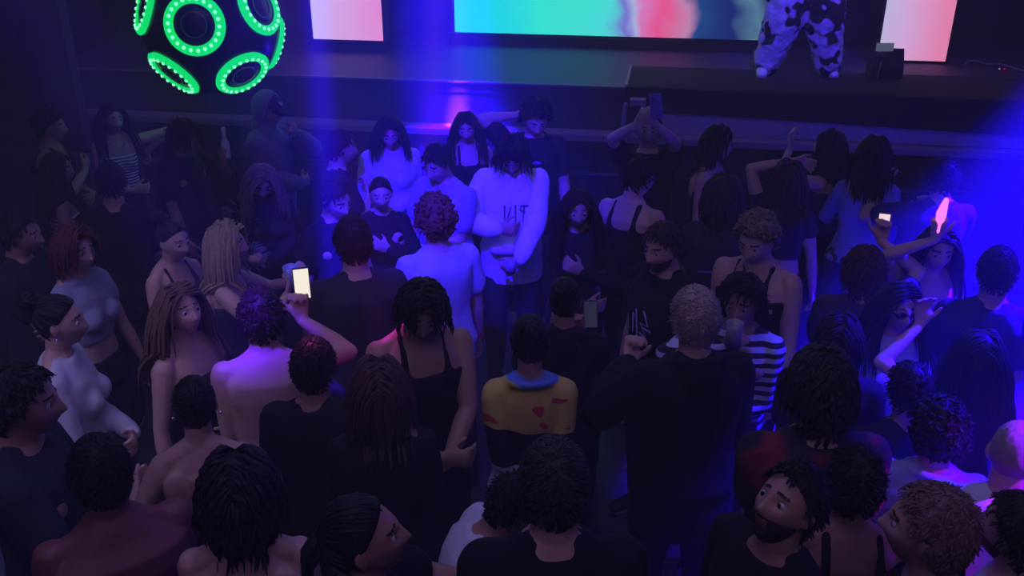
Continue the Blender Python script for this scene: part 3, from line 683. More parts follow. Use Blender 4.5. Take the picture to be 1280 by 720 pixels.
# glowing ball
BC = at(264, 31, Y=7.2); BR = .51
ball = empty('light_ball', BC); tag(ball, 'hanging black ball set with glowing green LED rings', 'hanging light')
gl = MB(); gl.ball((0, 0, 0), BR, None, 48, 32); gl.obj('shell', mat((.006, .008, .008), .25, 'shell', spec=.5), ball)
toC = (Vector((0, 0, CH)) - BC).normalized(); rg = Vector((0, 0, 1)).cross(toC).normalized(); up = toC.cross(rg)
green = emis('green_led_glow', (.0, .62, .14), 1.25); ledm = emis('green_led_dot', (.22, 1.0, .55), 1.6); socket = mat((.004, .006, .006), .3, 'socket', spec=.6); chromem = mat((.2, .22, .22), .3, 'metal')
d0 = (toC * .96 + rg * -.23 + up * .01).normalized()
t1 = (rg * .56 + up * -.83); t1 = (t1 - d0 * t1.dot(d0)).normalized(); t2 = d0.cross(t1)
dirs = [d0] + [(d0 * math.cos(R(63.4)) + (t1 * math.cos(R(72 * i)) + t2 * math.sin(R(72 * i))) * math.sin(R(63.4))).normalized() for i in range(5)]
dirs += [-d for d in dirs]; dirs = [d for d in dirs if d.dot(up) > -.78]
dmesh = None
for d in dirs:
    a = d.orthogonal().normalized(); c = d.cross(a); ctr = d * (BR * .945); RR = .178
    mb = MB(); n = 48; rings = []
    for i in range(n + 1):
        t = 2 * math.pi * i / n; o_ = a * math.cos(t) + c * math.sin(t)
        rings.append([ctr + o_ * (RR + .040 * math.cos(q)) + d * (.028 * math.sin(q)) for q in [2 * math.pi * j / 8 for j in range(8)]])
    mb.rings(rings, cap=False); ro = mb.obj('ring', green, ball)
    if d.dot(toC) > -.3:
        for i in range(22):
            t = 2 * math.pi * i / 22; o_ = a * math.cos(t) + c * math.sin(t)
            if dmesh is None: mb = MB(); mb.ball((0, 0, 0), .0135, None, 8, 6); dmesh = mb.mesh('diode'); dmesh.materials.append(ledm)
            di = bpy.data.objects.new('diode', dmesh); di.location = ctr + o_ * RR + d * .026; di.parent = ro; col.objects.link(di)
    mb = MB(); mb.tube([ctr - d * .05, ctr + d * .012], RR - .05, 32, cap=False)
    V = [ctr + d * .012 + (a * math.cos(2 * math.pi * j / 32) + c * math.sin(2 * math.pi * j / 32)) * (RR - .03) for j in range(32)]; mb.add(V, [tuple(range(32))])
    so = mb.obj('socket', socket, ro)
    mb = MB(); rings = [[ctr + d * .02 + (a * math.cos(t) + c * math.sin(t)) * (.088 + .006 * math.cos(q)) + d * .006 * math.sin(q) for q in [2 * math.pi * j / 6 for j in range(6)]] for t in [2 * math.pi * i / 32 for i in range(33)]]
    mb.rings(rings, cap=False); mb.obj('bezel', chromem, ro)
mb = MB(); mb.tube([(0, 0, BR - .02), (0, 0, 6.5 - BC.z)], .012, 8); mb.obj('cable', chromem, ball)

# left side: pillar, pipe and poster; right side: cables, light and monitor
pm = wallmat('pillar_paint', (.05, .045, .07), .7)
a = at(78, 100, Y=8.55); struct(plainbox('pillar', (a.x - .12, 8.45, 0), (a.x + .14, 8.62, 6.5), pm))
pp = MB(); pts = [at(50, -6, Y=8.8), at(62, 12, Y=8.8), at(78, 40, Y=8.8), at(86, 70, Y=8.8), at(87, 130, Y=8.8), at(88, 200, Y=8.8)]
pp.tube(pts, .045, 10); tag(pp.obj('duct', mat((.16, .16, .26), .5, 'metal')), 'bent grey pipe running down beside the left pillar', 'pipe')
a = at(34, 50, Y=8.6); po = MB(); 
V = [at(x, y, Y=8.6) for x, y in ((18, 36), (24, 28), (46, 26), (53, 52), (54, 72), (36, 75), (24, 66))]; V2 = [p + Vector((0, .03, 0)) for p in V]
po.add(V + V2, [tuple(range(6, -1, -1)), tuple(range(7, 14))] + [(i, (i + 1) % 7, (i + 1) % 7 + 7, i + 7) for i in range(7)])
tag(po.obj('wall_banner', blotches('banner_print', (.10, .09, .12), (.03, .03, .05), 6, .5, .9, .12), smooth=False), 'faded pale hanging banner at the upper left', 'banner')
# stage gear right
mon = empty('stage_monitor'); tag(mon, 'small black wedge monitor on the stage below the right screen', 'speaker')
f = SM @ Vector((2.98, .80, 1.57))
mb = MB(); sec = [(-.16, 0), (.16, 0), (.16, .14), (-.02, .26), (-.16, .10)]
V = [SM @ Vector((2.90 + sx * .14, .95 + q[0] * .8, 1.57 + q[1])) for sx in (-1, 1) for q in sec]
mb.add(V, [(4, 3, 2, 1, 0), (5, 6, 7, 8, 9)] + [(i, (i + 1) % 5, (i + 1) % 5 + 5, i + 5) for i in range(5)])
mb.obj('cabinet', mat((.015, .015, .02), .6, 'box'), mon, False, .008)
mb = MB(); mb.tube([SM @ Vector((2.84, .92, 1.74)), SM @ Vector((2.84, .88, 1.76))], .05, 16); mb.obj('driver', mat((.05, .05, .06), .4, 'cone'), mon)
stn = empty('tripod_stand'); tag(stn, 'short tripod with a small display in front of the right screen', 'stand')
top = SM @ Vector((2.86, .90, 1.84)); 
for q in (0, 2.1, 4.2):
    mb = MB(); mb.tube([top - Vector((0, 0, .05)), Vector((top.x + .16 * math.cos(q), top.y + .16 * math.sin(q), 1.58))], .009, 6); mb.obj('leg', mat((.12, .12, .15), .4, 'metal'), stn)
mb = MB(); mb.box(top, (.075, .015, .035)); mb.obj('display', emis('dim_screen', (.14, .16, .30), .6), stn, False)
def lampm(px, py, v, r, c, s, label, nm='indicator_light'):
    o = MB(); p = at(px, py, Y=v); o.ball(p, r); tag(o.obj(nm, emis(nm, c, s)), label, 'light')
lampm(1255, 88, 9.0, .018, (1, .0, .12), 1.3, 'tiny red indicator light on equipment at the far right')
lampm(1249, 87, 9.0, .010, (.5, .7, 1), 1.0, 'tiny white indicator light beside the red one')
rk = empty('equipment_rack'); tag(rk, 'dark equipment rack standing at the right end of the stage', 'rack')
p = at(1235, 118, Y=7.9)
slab('case', (5.0, 1.2, 1.95), (.62, .4, .38), mat((.03, .03, .05), .5, 'box'), rk, .01)
for i in range(5): slab('unit', (5.0, .79, 1.65 + i * .14), (.56, .015, .055), mat((.06, .06, .09), .4, 'metal'), rk, .004)
cb = MB(); cb.tube([at(x, y, z=1.562) for x, y in ((1206, 80), (1212, 76), (1222, 76), (1232, 80), (1250, 80), (1290, 92))], .012, 8); tag(cb.obj('cable', mat((.25, .25, .3), .5, 'rubber')), 'thin pale cable looping along the rack at the right', 'cable')
# crowd barrier rail between crowd and stage
br_ = empty('crowd_barrier'); tag(br_, 'low black steel barrier in the gap before the stage', 'barrier')
for zz in (.95, .12):
    mb = MB(); mb.tube([SM @ Vector((-4.8, -.55, zz)), SM @ Vector((4.8, -.55, zz))], .025, 8); mb.obj('rail', mat((.03, .03, .04), .4, 'metal'), br_)
for i in range(11):
    mb = MB(); mb.tube([SM @ Vector((-4.8 + i * .96, -.55, 0)), SM @ Vector((-4.8 + i * .96, -.55, .95))], .02, 8); mb.obj('post', mat((.03, .03, .04), .4, 'metal'), br_)

# ------------------------------------------------------------------ lights and haze
w = bpy.data.worlds.new('haze'); sc.world = w; w.use_nodes = True; nt = w.node_tree; nt.nodes['Background'].inputs[0].default_value = (0, 0, 0, 1); nt.nodes['Background'].inputs[1].default_value = 0
HAZE = .033
vs = nt.nodes.new('ShaderNodeVolumeScatter'); vs.inputs['Color'].default_value = (.62, .56, 1, 1); vs.inputs['Density'].default_value = HAZE; vs.inputs['Anisotropy'].default_value = .0
nt.links.new(vs.outputs[0], nt.nodes['World Output'].inputs['Volume'])
def spot(name, loc, tgt, color, power, size, blend=.3, rad=.05):
    l = bpy.data.lights.new(name, 'SPOT'); l.color = color; l.energy = power; l.spot_size = R(size); l.spot_blend = blend; l.shadow_soft_size = rad
    o = bpy.data.objects.new(name, l); col.objects.link(o); o.location = loc; o.rotation_euler = (Vector(tgt) - Vector(loc)).to_track_quat('-Z', 'Y').to_euler(); return o
def area(name, loc, tgt, color, power, sx, sy, spread=180):
    l = bpy.data.lights.new(name, 'AREA'); l.shape = 'RECTANGLE'; l.size = sx; l.size_y = sy; l.color = color; l.energy = power; l.spread = R(spread)
    o = bpy.data.objects.new(name, l); col.objects.link(o); o.location = loc; o.rotation_euler = (Vector(tgt) - Vector(loc)).to_track_quat('-Z', 'Y').to_euler(); return o
BLUE = (.016, .0, 1.0)
LIGHTS()
# ------------------------------------------------------------------ things people hold or wear
LT, MD, DK = (.62, .40, .32), (.44, .26, .19), (.17, .095, .065)
BLK = (.010, .010, .013)
HB, HD, HL_ = (.030, .018, .014), (.012, .010, .010), (.38, .27, .17)
def held(s, i, kind, label, lit=None, off=(0, 0, 0), scale=1, case=(.03, .03, .035)):
    """phone or cup in the hand of arm i (0 right, 1 left)"""
    p, d = s.wrist(i); M3 = s.Mw.to_3x3() @ s.Ml; p = p + d * .085 * s.k + M3 @ Vector(off)
    fwd = (M3 @ Vector((0, 1, 0))).normalized()
    r = empty(kind, p); tag(r, label, 'phone' if kind == 'phone' else 'cup' if kind in ('cup', 'glass') else 'bottle')
    if kind == 'phone':
        up = (d * .4 + Vector((0, 0, 1))).normalized(); x = up.cross(fwd).normalized(); y = x.cross(up).normalized() if False else up.cross(x).normalized()
        r.matrix_world = Matrix.Translation(p + fwd * .035) @ Matrix((x, y, up)).transposed().to_4x4()
        b = MB(); b.box((0, 0, 0), (.037 * scale, .0045, .076 * scale)); b.obj('case', mat(case, .35, 'plastic', spec=.6), r, False, .003)
        b = MB(); b.box((0, .0052, 0), (.033 * scale, .0009, .070 * scale)); b.obj('display', emis('phone_screen', lit or (.03, .03, .06), 1.0), r, False)
        b = MB()
        for q in ((-.02, .055), (-.02, .035), (-.006, .045)): b.tube([(q[0], -.0045, q[1]), (q[0], -.007, q[1])], .006, 10)
        b.obj('lens', mat((.01, .01, .012), .1, 'glass', spec=.8), r)
    elif kind in ('cup', 'glass'):
        b = MB(); n = 24; prof = [(.030, 0), (.034, .05), (.040, .11), (.038, .11), (.032, .05), (.028, .004)]
        rings = [[Vector((rr * scale * math.cos(2 * math.pi * j / n), rr * scale * math.sin(2 * math.pi * j / n), zz * scale - .04)) for j in range(n)] for rr, zz in prof]
        b.rings(rings); b.obj('tumbler', mat(lit or (.7, .7, .75), .25, 'plastic', spec=.6), r)
    else:
        b = MB(); n = 20; prof = [(.028, 0), (.030, .01), (.030, .11), (.013, .15), (.013, .185), (.015, .19), (.015, .20)]
        b.rings([[Vector((rr * math.cos(2 * math.pi * j / n), rr * math.sin(2 * math.pi * j / n), zz - .04)) for j in range(n)] for rr, zz in prof]); b.obj('vessel', mat((.75, .78, .85), .2, 'plastic', spec=.6), r)
        b = MB(); b.tube([(0, 0, .16), (0, 0, .175)], .0165, 16); b.obj('cap', mat((.8, .8, .85), .4, 'cap'), r)
    return r
def necklace(color=(.8, .8, .85), drop=.06, pend=True):
    def f(s):
        b = MB(); k = s.k; w = .070 if not s.fem else .062; pts = []
        for a in range(0, 361, 15):
            t = R(a); c, q = math.sin(t), math.cos(t); z = 1.468 - (drop * max(0, q)) * 1.0
            pts.append(s.T((c * w * (1 + .25 * max(0, q)), q * (.070 + .055 * max(0, q)) - .012 + .012 * max(0, q), z)))
        b.tube(pts, .0028 * k, 6, cap=False)
        if pend: b.ball(pts[0] + Vector((0, .004, -.012)), .009 * k)
        b.obj('necklace', mat(color, .25, 'metal'), s.root)
    return f
def wristband(i, color):
    def f(s):
        a = s.arm[i]; q = a[2].lerp(a[3], .93); b = MB(); b.tube([q, a[3]], .034 * s.k, 14, cap=False); b.tube([a[3], q], .036 * s.k, 14, cap=False); b.obj('wristband', mat(color, .6, 'cloth'), s.root)
    return f
def earring(s):
    for q in (-1, 1):
        b = MB(); b.ball(s.hc + s.Mh @ Vector((q * .084, -.002, -.045)) * s.k, .007 * s.k); b.obj('earring', mat((.85, .85, .9), .2, 'metal'), s.root)
def capf(color, logo=True):
    def f(s):
        k = s.k; V, D, F = HEADS[s.fem]; b = MB(); vv = []
        for v, d in zip(V, D):
            t = min(1, max(0, (d.z - .22) / .12)); o = -.012 + .036 * t
            vv.append(s.hc + s.Mh @ (v + d * o) * k)
        b.add(vv, F)
        c = b.obj('cap', mat(color, .8, 'cloth'), s.root)
        b = MB(); rings = []
        for i in range(6):
            y = .085 + i * .018; wd = .072 * math.sqrt(max(.05, 1 - ((i) / 5.6) ** 2)); rings.append([s.hc + s.Mh @ Vector((x * wd, y - .02 * x * x, .040 - i * .003 - .018 * x * x + th)) * k for x, th in [(-1, 0), (-.5, .003), (0, .004), (.5, .003), (1, 0), (.5, -.003), (0, -.002), (-.5, -.003)]])
        b.rings(rings); b.obj('brim', mat(color, .8, 'cloth'), c)
        if logo:
            b = MB(); 
            for x0, x1 in ((-.016, -.010), (-.010, -.004), (-.004, .004), (.004, .010), (.010, .016)):
                pass
            for (xa, za), (xb, zb) in (((-.018, .092), (-.012, .070)), ((-.012, .070), (-.004, .086)), ((-.004, .086), (.003, .070)), ((.003, .070), (.008, .092)), ((.006, .090), (.018, .090)), ((.018, .090), (.014, .078))):
                def q(x, z): return s.hc + s.Mh @ Vector((x, .113 - 1.1 * (z - .055) ** 1 * .6, z)) * k
                b.tube([q(xa, za), q(xb, zb)], .0028 * k, 6)
            b.obj('badge', mat((.7, .7, .8), .7, 'cloth'), c)
    return f
def prints(strokes, color, name='print', zc=1.27, back=False, sc_=1.0):
    """raised print following the chest"""
    def f(s):
        b = MB(); k = s.k; sg = -1 if back else 1
        for st_ in strokes:
            pts = []
            for (x, z) in st_:
                X = x * sc_; ry = (.125 if not s.fem else .115) * s.w + .030
                pts.append(s.T((X, sg * (ry * math.sqrt(max(.1, 1 - (X / .24) ** 2))) - .004, zc + z * sc_)))
            b.tube(pts, .0065 * k * sc_, 6, flat=1)
        o = b.obj(name, mat(color, .6, 'cloth'), s.topo)
        m = o.modifiers.new('wrap', 'SHRINKWRAP'); m.target = s.topo; m.offset = .003
    return f
def many(*fs):
    def f(s):
        for q in fs: q(s)
    return f
BW = ((-.03, .34, 1.10), (1, -.4, -.5), (-1, .15, 0), .45)
ppl = []
def PP(*a, **k):
    p = Person(*a, **k); ppl.append(p); return p
SEL = None
EXEC = []
def add(fn): EXEC.append(fn)

# --- row at the stage -------------------------------------------------------------------------
p = PP(141, 148, 12, 'woman in a white-lined striped bandeau top, one elbow raised, at the left by the pillar', fem=True, h=1.70, skin=LT, hair=HD, style='long', top='strapless', topm=stripes('bandeau', (.75, .72, .8), (.05, .04, .10), 42), arms=('belly', ((.26, -.06, 1.28), (1, .2, .5), (.2, -.6, -.8), .4)), head=(8, 8, 0), hl=.34, extra=necklace())
PP(64, 158, 75, 'person with dark curly hair in profile by the left wall, dark vest', h=1.72, skin=MD, hair=HD, style='curly', top='tank', arms=('chest', 'belly'), head=(0, 6, 0))
p = PP(72, 212, 95, 'woman with very long brown hair and a striped bikini top, seen from the side', fem=True, h=1.68, skin=MD, hair=(.05, .022, .014), style='long', hl=.46, top='strapless', topm=stripes('bikini', (.8, .78, .85), (.16, .12, .40), 34, 2), arms=('down', 'fwd'), head=(-10, 4, 0))
p = PP(229, 172, 50, 'person with shaggy dark hair looking down, black shirt with thin chains, holding a small bottle', h=1.72, skin=MD, hair=HD, style='messy', top='tee', arms=('down2', ((.17, .24, 1.37), (1, -.3, -.9), (.2, .3, .9), 1.0)), head=(-10, 26, 0), extra=necklace(drop=.14, pend=False))
held(p, 1, 'bottle', 'small clear bottle held up beside the shaggy dark hair at the left')
p = PP(336, 138, 62, 'person in a grey blue hoodie, hood up over a dark cap, hand at chin', h=1.80, skin=MD, hair=HD, style='buzz', top='hoodup', topc=(.16, .16, .30), arms=('belly', ((.06, .20, 1.44), (1, .3, -.8), (-.6, .3, .6), .9)), head=(-8, 12, 0), extra=capf((.02, .02, .03)), w=1.1)
PP(427, 178, 100, 'man with short black hair in profile in front of the narrow blue beam', h=1.70, skin=LT, hair=HD, style='short', arms=('chest', 'belly'), topc=(.02, .02, .03), head=(0, 8, 0))
PP(487, 166, 4, 'woman with shoulder-length dark hair in a pale lilac sweater, looking down', fem=True, h=1.74, skin=LT, hair=HB, style='bob', hl=.20, top='sweater', topc=(.62, .55, .80), arms=('fwd', 'belly'), head=(0, 22, 0), w=1.35)
PP(583, 160, 6, 'woman with long brown hair wearing a black scoop tank top, standing at the stage', fem=True, h=1.72, skin=LT, hair=HB, style='long', hl=.28, top='tank', topc=BLK, arms=('down', 'down2'), head=(-6, 14, 4), w=1.1)
PP(670, 150, 10, 'man with a rounded afro and dark tee, bending his arm behind his head', h=1.80, skin=LT, hair=HD, style='afro', top='tee', topc=(.016, .016, .02), arms=(((.13, -.02, 1.62), (1, .1, .55), (-.9, -.1, .1), .4), 'down2'), head=(4, 26, 0), w=1.12, extra=prints([[(-.03, .0), (.0, .012), (.03, .0), (.0, -.012), (-.03, .0)]], (.35, .05, .5), 'chest_logo', 1.32))
PP(722, 262, 8, 'person with long black hair wholly in black, just right of the white hoodie', fem=True, h=1.66, skin=MD, hair=HD, style='long', topc=BLK, top='long', arms=('belly', 'chest'), head=(0, 10, 0))
p = PP(811, 163, -2, 'man in a black tee and lanyard holding a phone up over his face', h=1.76, skin=LT, hair=(.05, .03, .03), style='short', top='tee', topc=BLK, arms=('photo', ((.06, .33, 1.76), (1, .1, .0), (-.5, .15, .8), .8)), head=(0, -4, 0), w=1.15, extra=necklace((.7, .7, .8), .22, True))
held(p, 1, 'phone', 'phone in a purple case held up over the face of the man with the lanyard', off=(-.045, .03, .07), lit=(.05, .05, .25), case=(.16, .13, .42), scale=1.1)
PP(897, 180, 75, 'woman with a dark bob in profile and bare shoulders, right of the man filming', fem=True, h=1.74, skin=LT, hair=HD, style='bob', hl=.16, top='strapless', topc=(.02, .02, .04), arms=('down', 'down2'), head=(0, 4, 0), w=1.15)
PP(985, 224, 180, 'woman with straight brown hair seen from behind, one arm bent up over her head', fem=True, h=1.72, skin=LT, hair=(.06, .04, .035), style='long', hl=.22, top='crop', topc=(.02, .02, .05), arms=('down', ((-.02, .05, 1.74), (1, .1, .9), (-1, 0, -.1), .4)), eyes=False)
PP(1036, 186, 255, 'woman with long dark hair raising her forearm beside her face, lit bright blue', fem=True, h=1.72, skin=LT, hair=HD, style='long', hl=.30, top='strapless', topc=(.03, .03, .10), arms=('down2', ((.05, .26, 1.58), (1, .2, -.7), (0, .1, 1), .3)), head=(0, -4, 0))
PP(1092, 194, 178, 'woman with a dark bob from behind in a blue-lit top at the stage right', fem=True, h=1.72, skin=LT, hair=HD, style='bob', hl=.20, top='long', topc=(.25, .25, .55), arms=('near', 'chest'), eyes=False, w=1.1)
p = PP(1178, 222, 200, 'person with dark hair at the far stage right inside the blue haze, holding a phone', h=1.74, skin=LT, hair=HD, style='short', top='tee', topc=(.05, .05, .12), arms=('phone', ((.25, .30, 1.48), (1, 0, -.8), (0, .2, .9), .8)), eyes=False)
held(p, 1, 'phone', 'phone glowing pale lilac in the blue haze at the right', lit=(.55, .35, .9))

# --- second row -------------------------------------------------------------------------------
PP(139, 228, 170, 'man in a black shirt from behind with cropped dark hair under the bandeau woman', h=1.76, skin=MD, hair=(.03, .025, .03), style='crop', topc=BLK, arms=('belly', 'belly'), eyes=False, head=(0, 6, 0), extra=necklace(pend=False))
p = PP(327, 228, 5, 'woman with curly blond streaked hair, face down, in a dark furry jacket', fem=True, h=1.66, skin=MD, hair=(.22, .15, .10), style='wavy', hl=.26, top='jacket', topc=(.02, .022, .04), arms=('fwd', 'belly'), head=(0, 30, 0))
def fringe(s):
    b = MB(); k = s.k
    for i in range(240):
        f = s.rnd.random(); side, sh, el, wr, fd, c = s.arm[0]
        q = sh.lerp(el, f * 1.6) if f < .6 else el.lerp(wr, (f - .6) / .4)
        a = s.rnd.uniform(0, 6.28); d = Vector((math.cos(a), math.sin(a) * .6, s.rnd.uniform(.1, .9))).normalized()
        p0 = q + d * .06 * k; b.tube([p0, p0 + d * .05 * k, p0 + d * .09 * k + Vector((0, 0, -.01))], [.005 * k, .004 * k, .001], 5, cap=False)
    b.obj('fur_trim', mat((.22, .20, .38), .9, 'hair'), s.topo)
fringe(p)
PP(421, 250, 35, 'man with short dark hair and an earring, looking down right of the blue beam', h=1.70, skin=LT, hair=HD, style='short', topc=BLK, head=(0, 20, 0), extra=earring)
PP(476, 243, 3, 'young woman in black with tied-back dark hair, in front of the lilac sweater', fem=True, h=1.62, skin=LT, hair=HD, style='slick', top='long', topc=BLK, arms=('belly', 'chest'), head=(0, 8, 0))
PP(547, 207, -38, 'man with short dark hair in a lilac tee, looking down to the left', h=1.76, skin=LT, hair=HD, style='short', top='tee', topc=(.42, .36, .60), arms=('fwd', 'belly'), head=(0, 24, 0), w=1.1)
# the man in the white hoodie
def hood_print(s):
    prints([[(-.075, .02), (-.075, -.10)], [(-.095, .03), (-.055, .03), (-.05, .0), (-.075, -.01)], [(-.02, .03), (-.02, -.08)], [(.01, .02), (.03, -.06)], [(.05, .03), (.05, -.07)]], (.10, .08, .12), 'chest_print', 1.25)(s)
p = PP(640, 194, 2, 'person in a white hoodie with dark shaggy hair hanging over the bowed face', h=1.84, skin=MD, hair=HD, style='messy', top='hoodie', topc=(.80, .80, .84), arms=(((.10, .26, 1.16), (1, -.3, -.6), (-1, .1, 0), .5), ((.05, .27, .98), (1, -.2, -.5), (-.6, .4, -.4), .8)), head=(0, 36, 0), leg=(.02, .02, .025), extra=hood_print, w=1.05)
p_h = held(p, 1, 'cup', 'clear cup held at the hem of the white hoodie', lit=(.35, .33, .42), scale=.9)
p = PP(800, 222, 150, 'man in a black tank top with a tattooed bare shoulder, turned toward the stage', h=1.80, skin=LT, hair=HD, style='short', top='tank', topc=BLK, arms=('down', 'near'), eyes=False, head=(-20, 14, 0), w=1.12, extra=earring)
sh = p.arm[1][1]; p.paint(lambda c: (np.linalg.norm(c - np.array(sh.lerp(p.arm[1][2], .3)), axis=1) < .075) & ((np.sin(c[:, 2] * 90) + np.sin(c[:, 1] * 110)) > -.4), mat((.10, .07, .10), .6, 'skin'))
PP(903, 246, 175, 'dark brown-haired person from behind in a black top with pale blue back print', fem=True, h=1.74, skin=MD, hair=(.05, .03, .035), style='wavy', hl=.12, top='tee', topc=(.03, .04, .06), arms=('near', 'belly'), eyes=False, w=1.2, extra=prints([[(-.10, -.02), (-.02, .0), (.06, -.02)]] + [[(x, .0), (x, -.06)] for x in (.09, .11, .13, .15)], (.30, .30, .75), 'back_print', 1.22, True, .9))
PP(945, 300, -22, 'man with curly light brown hair in a black tank top, looking down to the left', h=1.80, skin=LT, hair=(.22, .15, .11), style='curly', top='tank', topc=BLK, arms=('belly', 'down2'), head=(0, 20, 0), w=1.12)
p = PP(828, 310, -48, 'bearded man with dark hair in profile, black tee with a white scrawled print', h=1.82, skin=LT, hair=(.05, .03, .03), style='short', top='tee', topc=BLK, arms=('down', 'down2'), head=(10, 10, 0), beard=(.05, .03, .03), w=1.1, extra=prints([[(-.02, .06), (-.05, .0), (.0, .0), (-.04, -.06), (.0, -.05)], [(.03, .05), (.02, -.07)], [(.05, .02), (.055, -.06)], [(-.06, -.02), (-.01, -.02)]], (.55, .6, .95), 'front_print', 1.24, False, 1.2))
# --- blue haze side ---------------------------------------------------------------------------
p26 = PP(1080, 338, 185, 'person with tousled reddish dark hair from behind, blue light on the crown', h=1.74, skin=LT, hair=(.09, .03, .03), style='messy', top='tee', topc=(.05, .04, .10), arms=(((.07, .20, 1.74), (1, 0, -.3), (0, .2, 1), .8), 'near'), eyes=False)
held(p26, 0, 'phone', 'phone with a glowing pinkish screen added for a glare over the tousled reddish hair', lit=(1.0, .72, .85), scale=.8)  # added glowing phone, stands in for a pale glare above the head
def shades(s):
    b = MB(); k = s.k
    for q in (-1, 1):
        c = s.hc + s.Mh @ Vector((q * .032, .088, .008)) * k; M = s.Mh @ Matrix.Rotation(-q * R(10), 3, 'Z')
        b.ball(c, (.026 * k, .006 * k, .019 * k), M, 14, 8)
        b.tube([s.hc + s.Mh @ Vector((q * .056, .082, .012)) * k, s.hc + s.Mh @ Vector((q * .078, .0, .012)) * k], .003 * k, 6)
    b.tube([s.hc + s.Mh @ Vector((-.01, .093, .012)) * k, s.hc + s.Mh @ Vector((.01, .093, .012)) * k], .003 * k, 6)
    b.obj('glasses', mat((.01, .01, .015), .15, 'plastic', spec=.7), s.root)
PP(1124, 384, 30, 'woman with long dark hair and dark glasses in a pale blue top, right side', fem=True, h=1.66, skin=LT, hair=HD, style='long', hl=.34, top='long', topc=(.55, .6, .85), arms=('down', 'fwd'), head=(0, 6, 0), extra=shades)
p = PP(1172, 312, 20, 'woman facing the camera in the brightest blue haze, one hand raised', fem=True, h=1.70, skin=LT, hair=HD, style='long', hl=.3, top='strapless', topc=(.20, .22, .55), arms=(((.06, .16, 1.72), (1, 0, -.2), (0, .1, 1), .9), 'down2'), head=(0, 10, 0))
w_, d_ = p.wrist(0); w_ = w_ + d_ * .08; gs = MB(); gs.tube([w_ - Vector((0, 0, .03)), w_ + Vector((.0, 0, .06)), w_ + Vector((.01, 0, .13))], [.014, .024, .012], 12); tag(gs.obj('added_glow', emis('pink_glow', (1, .22, .9), 1.2)), 'short fat glowing pink shape added for a bright glare in the blue haze', 'glow')  # added glowing shape, stands in for a pink glare near the raised hand
PP(1246, 340, 190, 'person with cropped dark hair and a thin chain at the far right in the haze', h=1.76, skin=MD, hair=HD, style='crop', top='tee', topc=(.02, .02, .05), arms=('near', 'belly'), eyes=False, extra=necklace((.7, .6, .9), .02, False))
PP(1222, 445, 195, 'woman with long black hair from behind at the right edge, arm lifted', fem=True, h=1.70, skin=LT, hair=HD, style='long', hl=.32, top='tank', topc=BLK, arms=('down', ((.20, .26, 1.62), (1, 0, -.3), (0, .2, 1), .4)), eyes=False)
PP(1048, 430, 182, 'person with a dark bowl haircut from behind, below the reddish tousled hair', h=1.72, skin=MD, hair=HD, style='bob', hl=.08, top='tee', topc=BLK, arms=('near', 'near'), eyes=False)
PP(1034, 486, 200, 'large dark-haired person from behind in a black and dark red top, right of centre', h=1.80, skin=LT, hair=(.02, .014, .02), style='wavy', hl=.07, top='tee', topm=blotches('red_black', (.012, .012, .018), (.20, .015, .03), 4, .56), arms=('near', 'belly'), eyes=False, w=1.15)
PP(1135, 494, 215, 'person with flat dark hair seen from above, blue light on one side of the head', h=1.72, skin=MD, hair=HD, style='short', top='tee', topc=(.012, .012, .03), arms=('belly', 'near'), eyes=False)
PP(1162, 552, 190, 'person with a curly dark crown in a pale blue jacket, lower right', h=1.74, skin=MD, hair=HD, style='curly', top='jacket', topc=(.26, .30, .48), arms=('near', 'near'), eyes=False)
PP(1262, 572, 185, 'close-cropped head glowing violet at the right edge, pale shirt', h=1.78, skin=LT, hair=(.35, .25, .30), style='buzz', top='tee', topc=(.60, .60, .72), arms=('near', 'belly'), eyes=False, w=1.1)
PP(1174, 650, 268, 'man with cropped light hair in profile to the left, dark shirt, bottom right', h=1.76, skin=LT, hair=(.22, .14, .13), style='close', top='tee', topc=BLK, arms=('down', 'fwd'), head=(0, 0, 0), w=1.05, vox=.007)
p = PP(1258, 652, 250, 'bearded man in a pale tee at the bottom right corner, hand by his chest', h=1.68, skin=LT, hair=HB, style='short', top='tee', topc=(.55, .58, .75), arms=('chest', ((.04, .30, 1.30), (1, -.2, -.7), (-.6, .5, .2), .7)), beard=(.05, .03, .03), vox=.007)
# --- centre -----------------------------------------------------------------------------------
p = PP(868, 398, 205, 'tall person with short pale blond hair in a black hoodie, seen from behind', h=1.86, skin=LT, hair=(.42, .33, .30), style='close', top='hoodie', topc=(.008, .008, .010), arms=('near', 'cup'), eyes=False, w=1.1, leg=BLK)
p = PP(926, 378, -10, 'person with dark hair in a blue and black striped long-sleeve shirt, drinking from a cup', h=1.70, skin=MD, hair=HD, style='messy', top='long', topm=stripes('stripe_knit', (.55, .55, .85), (.012, .012, .03), 22), arms=(((.03, .17, 1.44), (1, .4, -.2), (-.5, .2, .5), .9), 'belly'), head=(0, 8, 0))
held(p, 0, 'cup', 'clear cup at the lips of the person in the striped shirt', lit=(.3, .3, .4), off=(.0, .03, .03))
p = PP(706, 376, 178, 'person with black hair in a bun wearing black, seen from behind, holding a phone', fem=True, h=1.72, skin=MD, hair=(.01, .01, .014), style='bun', top='hoodie', topc=BLK, arms=('phone', 'phone'), eyes=False)
held(p, 0, 'phone', 'dark phone with a bright edge held by the person with the black bun', off=(.06, .03, 0), lit=(.02, .02, .05))
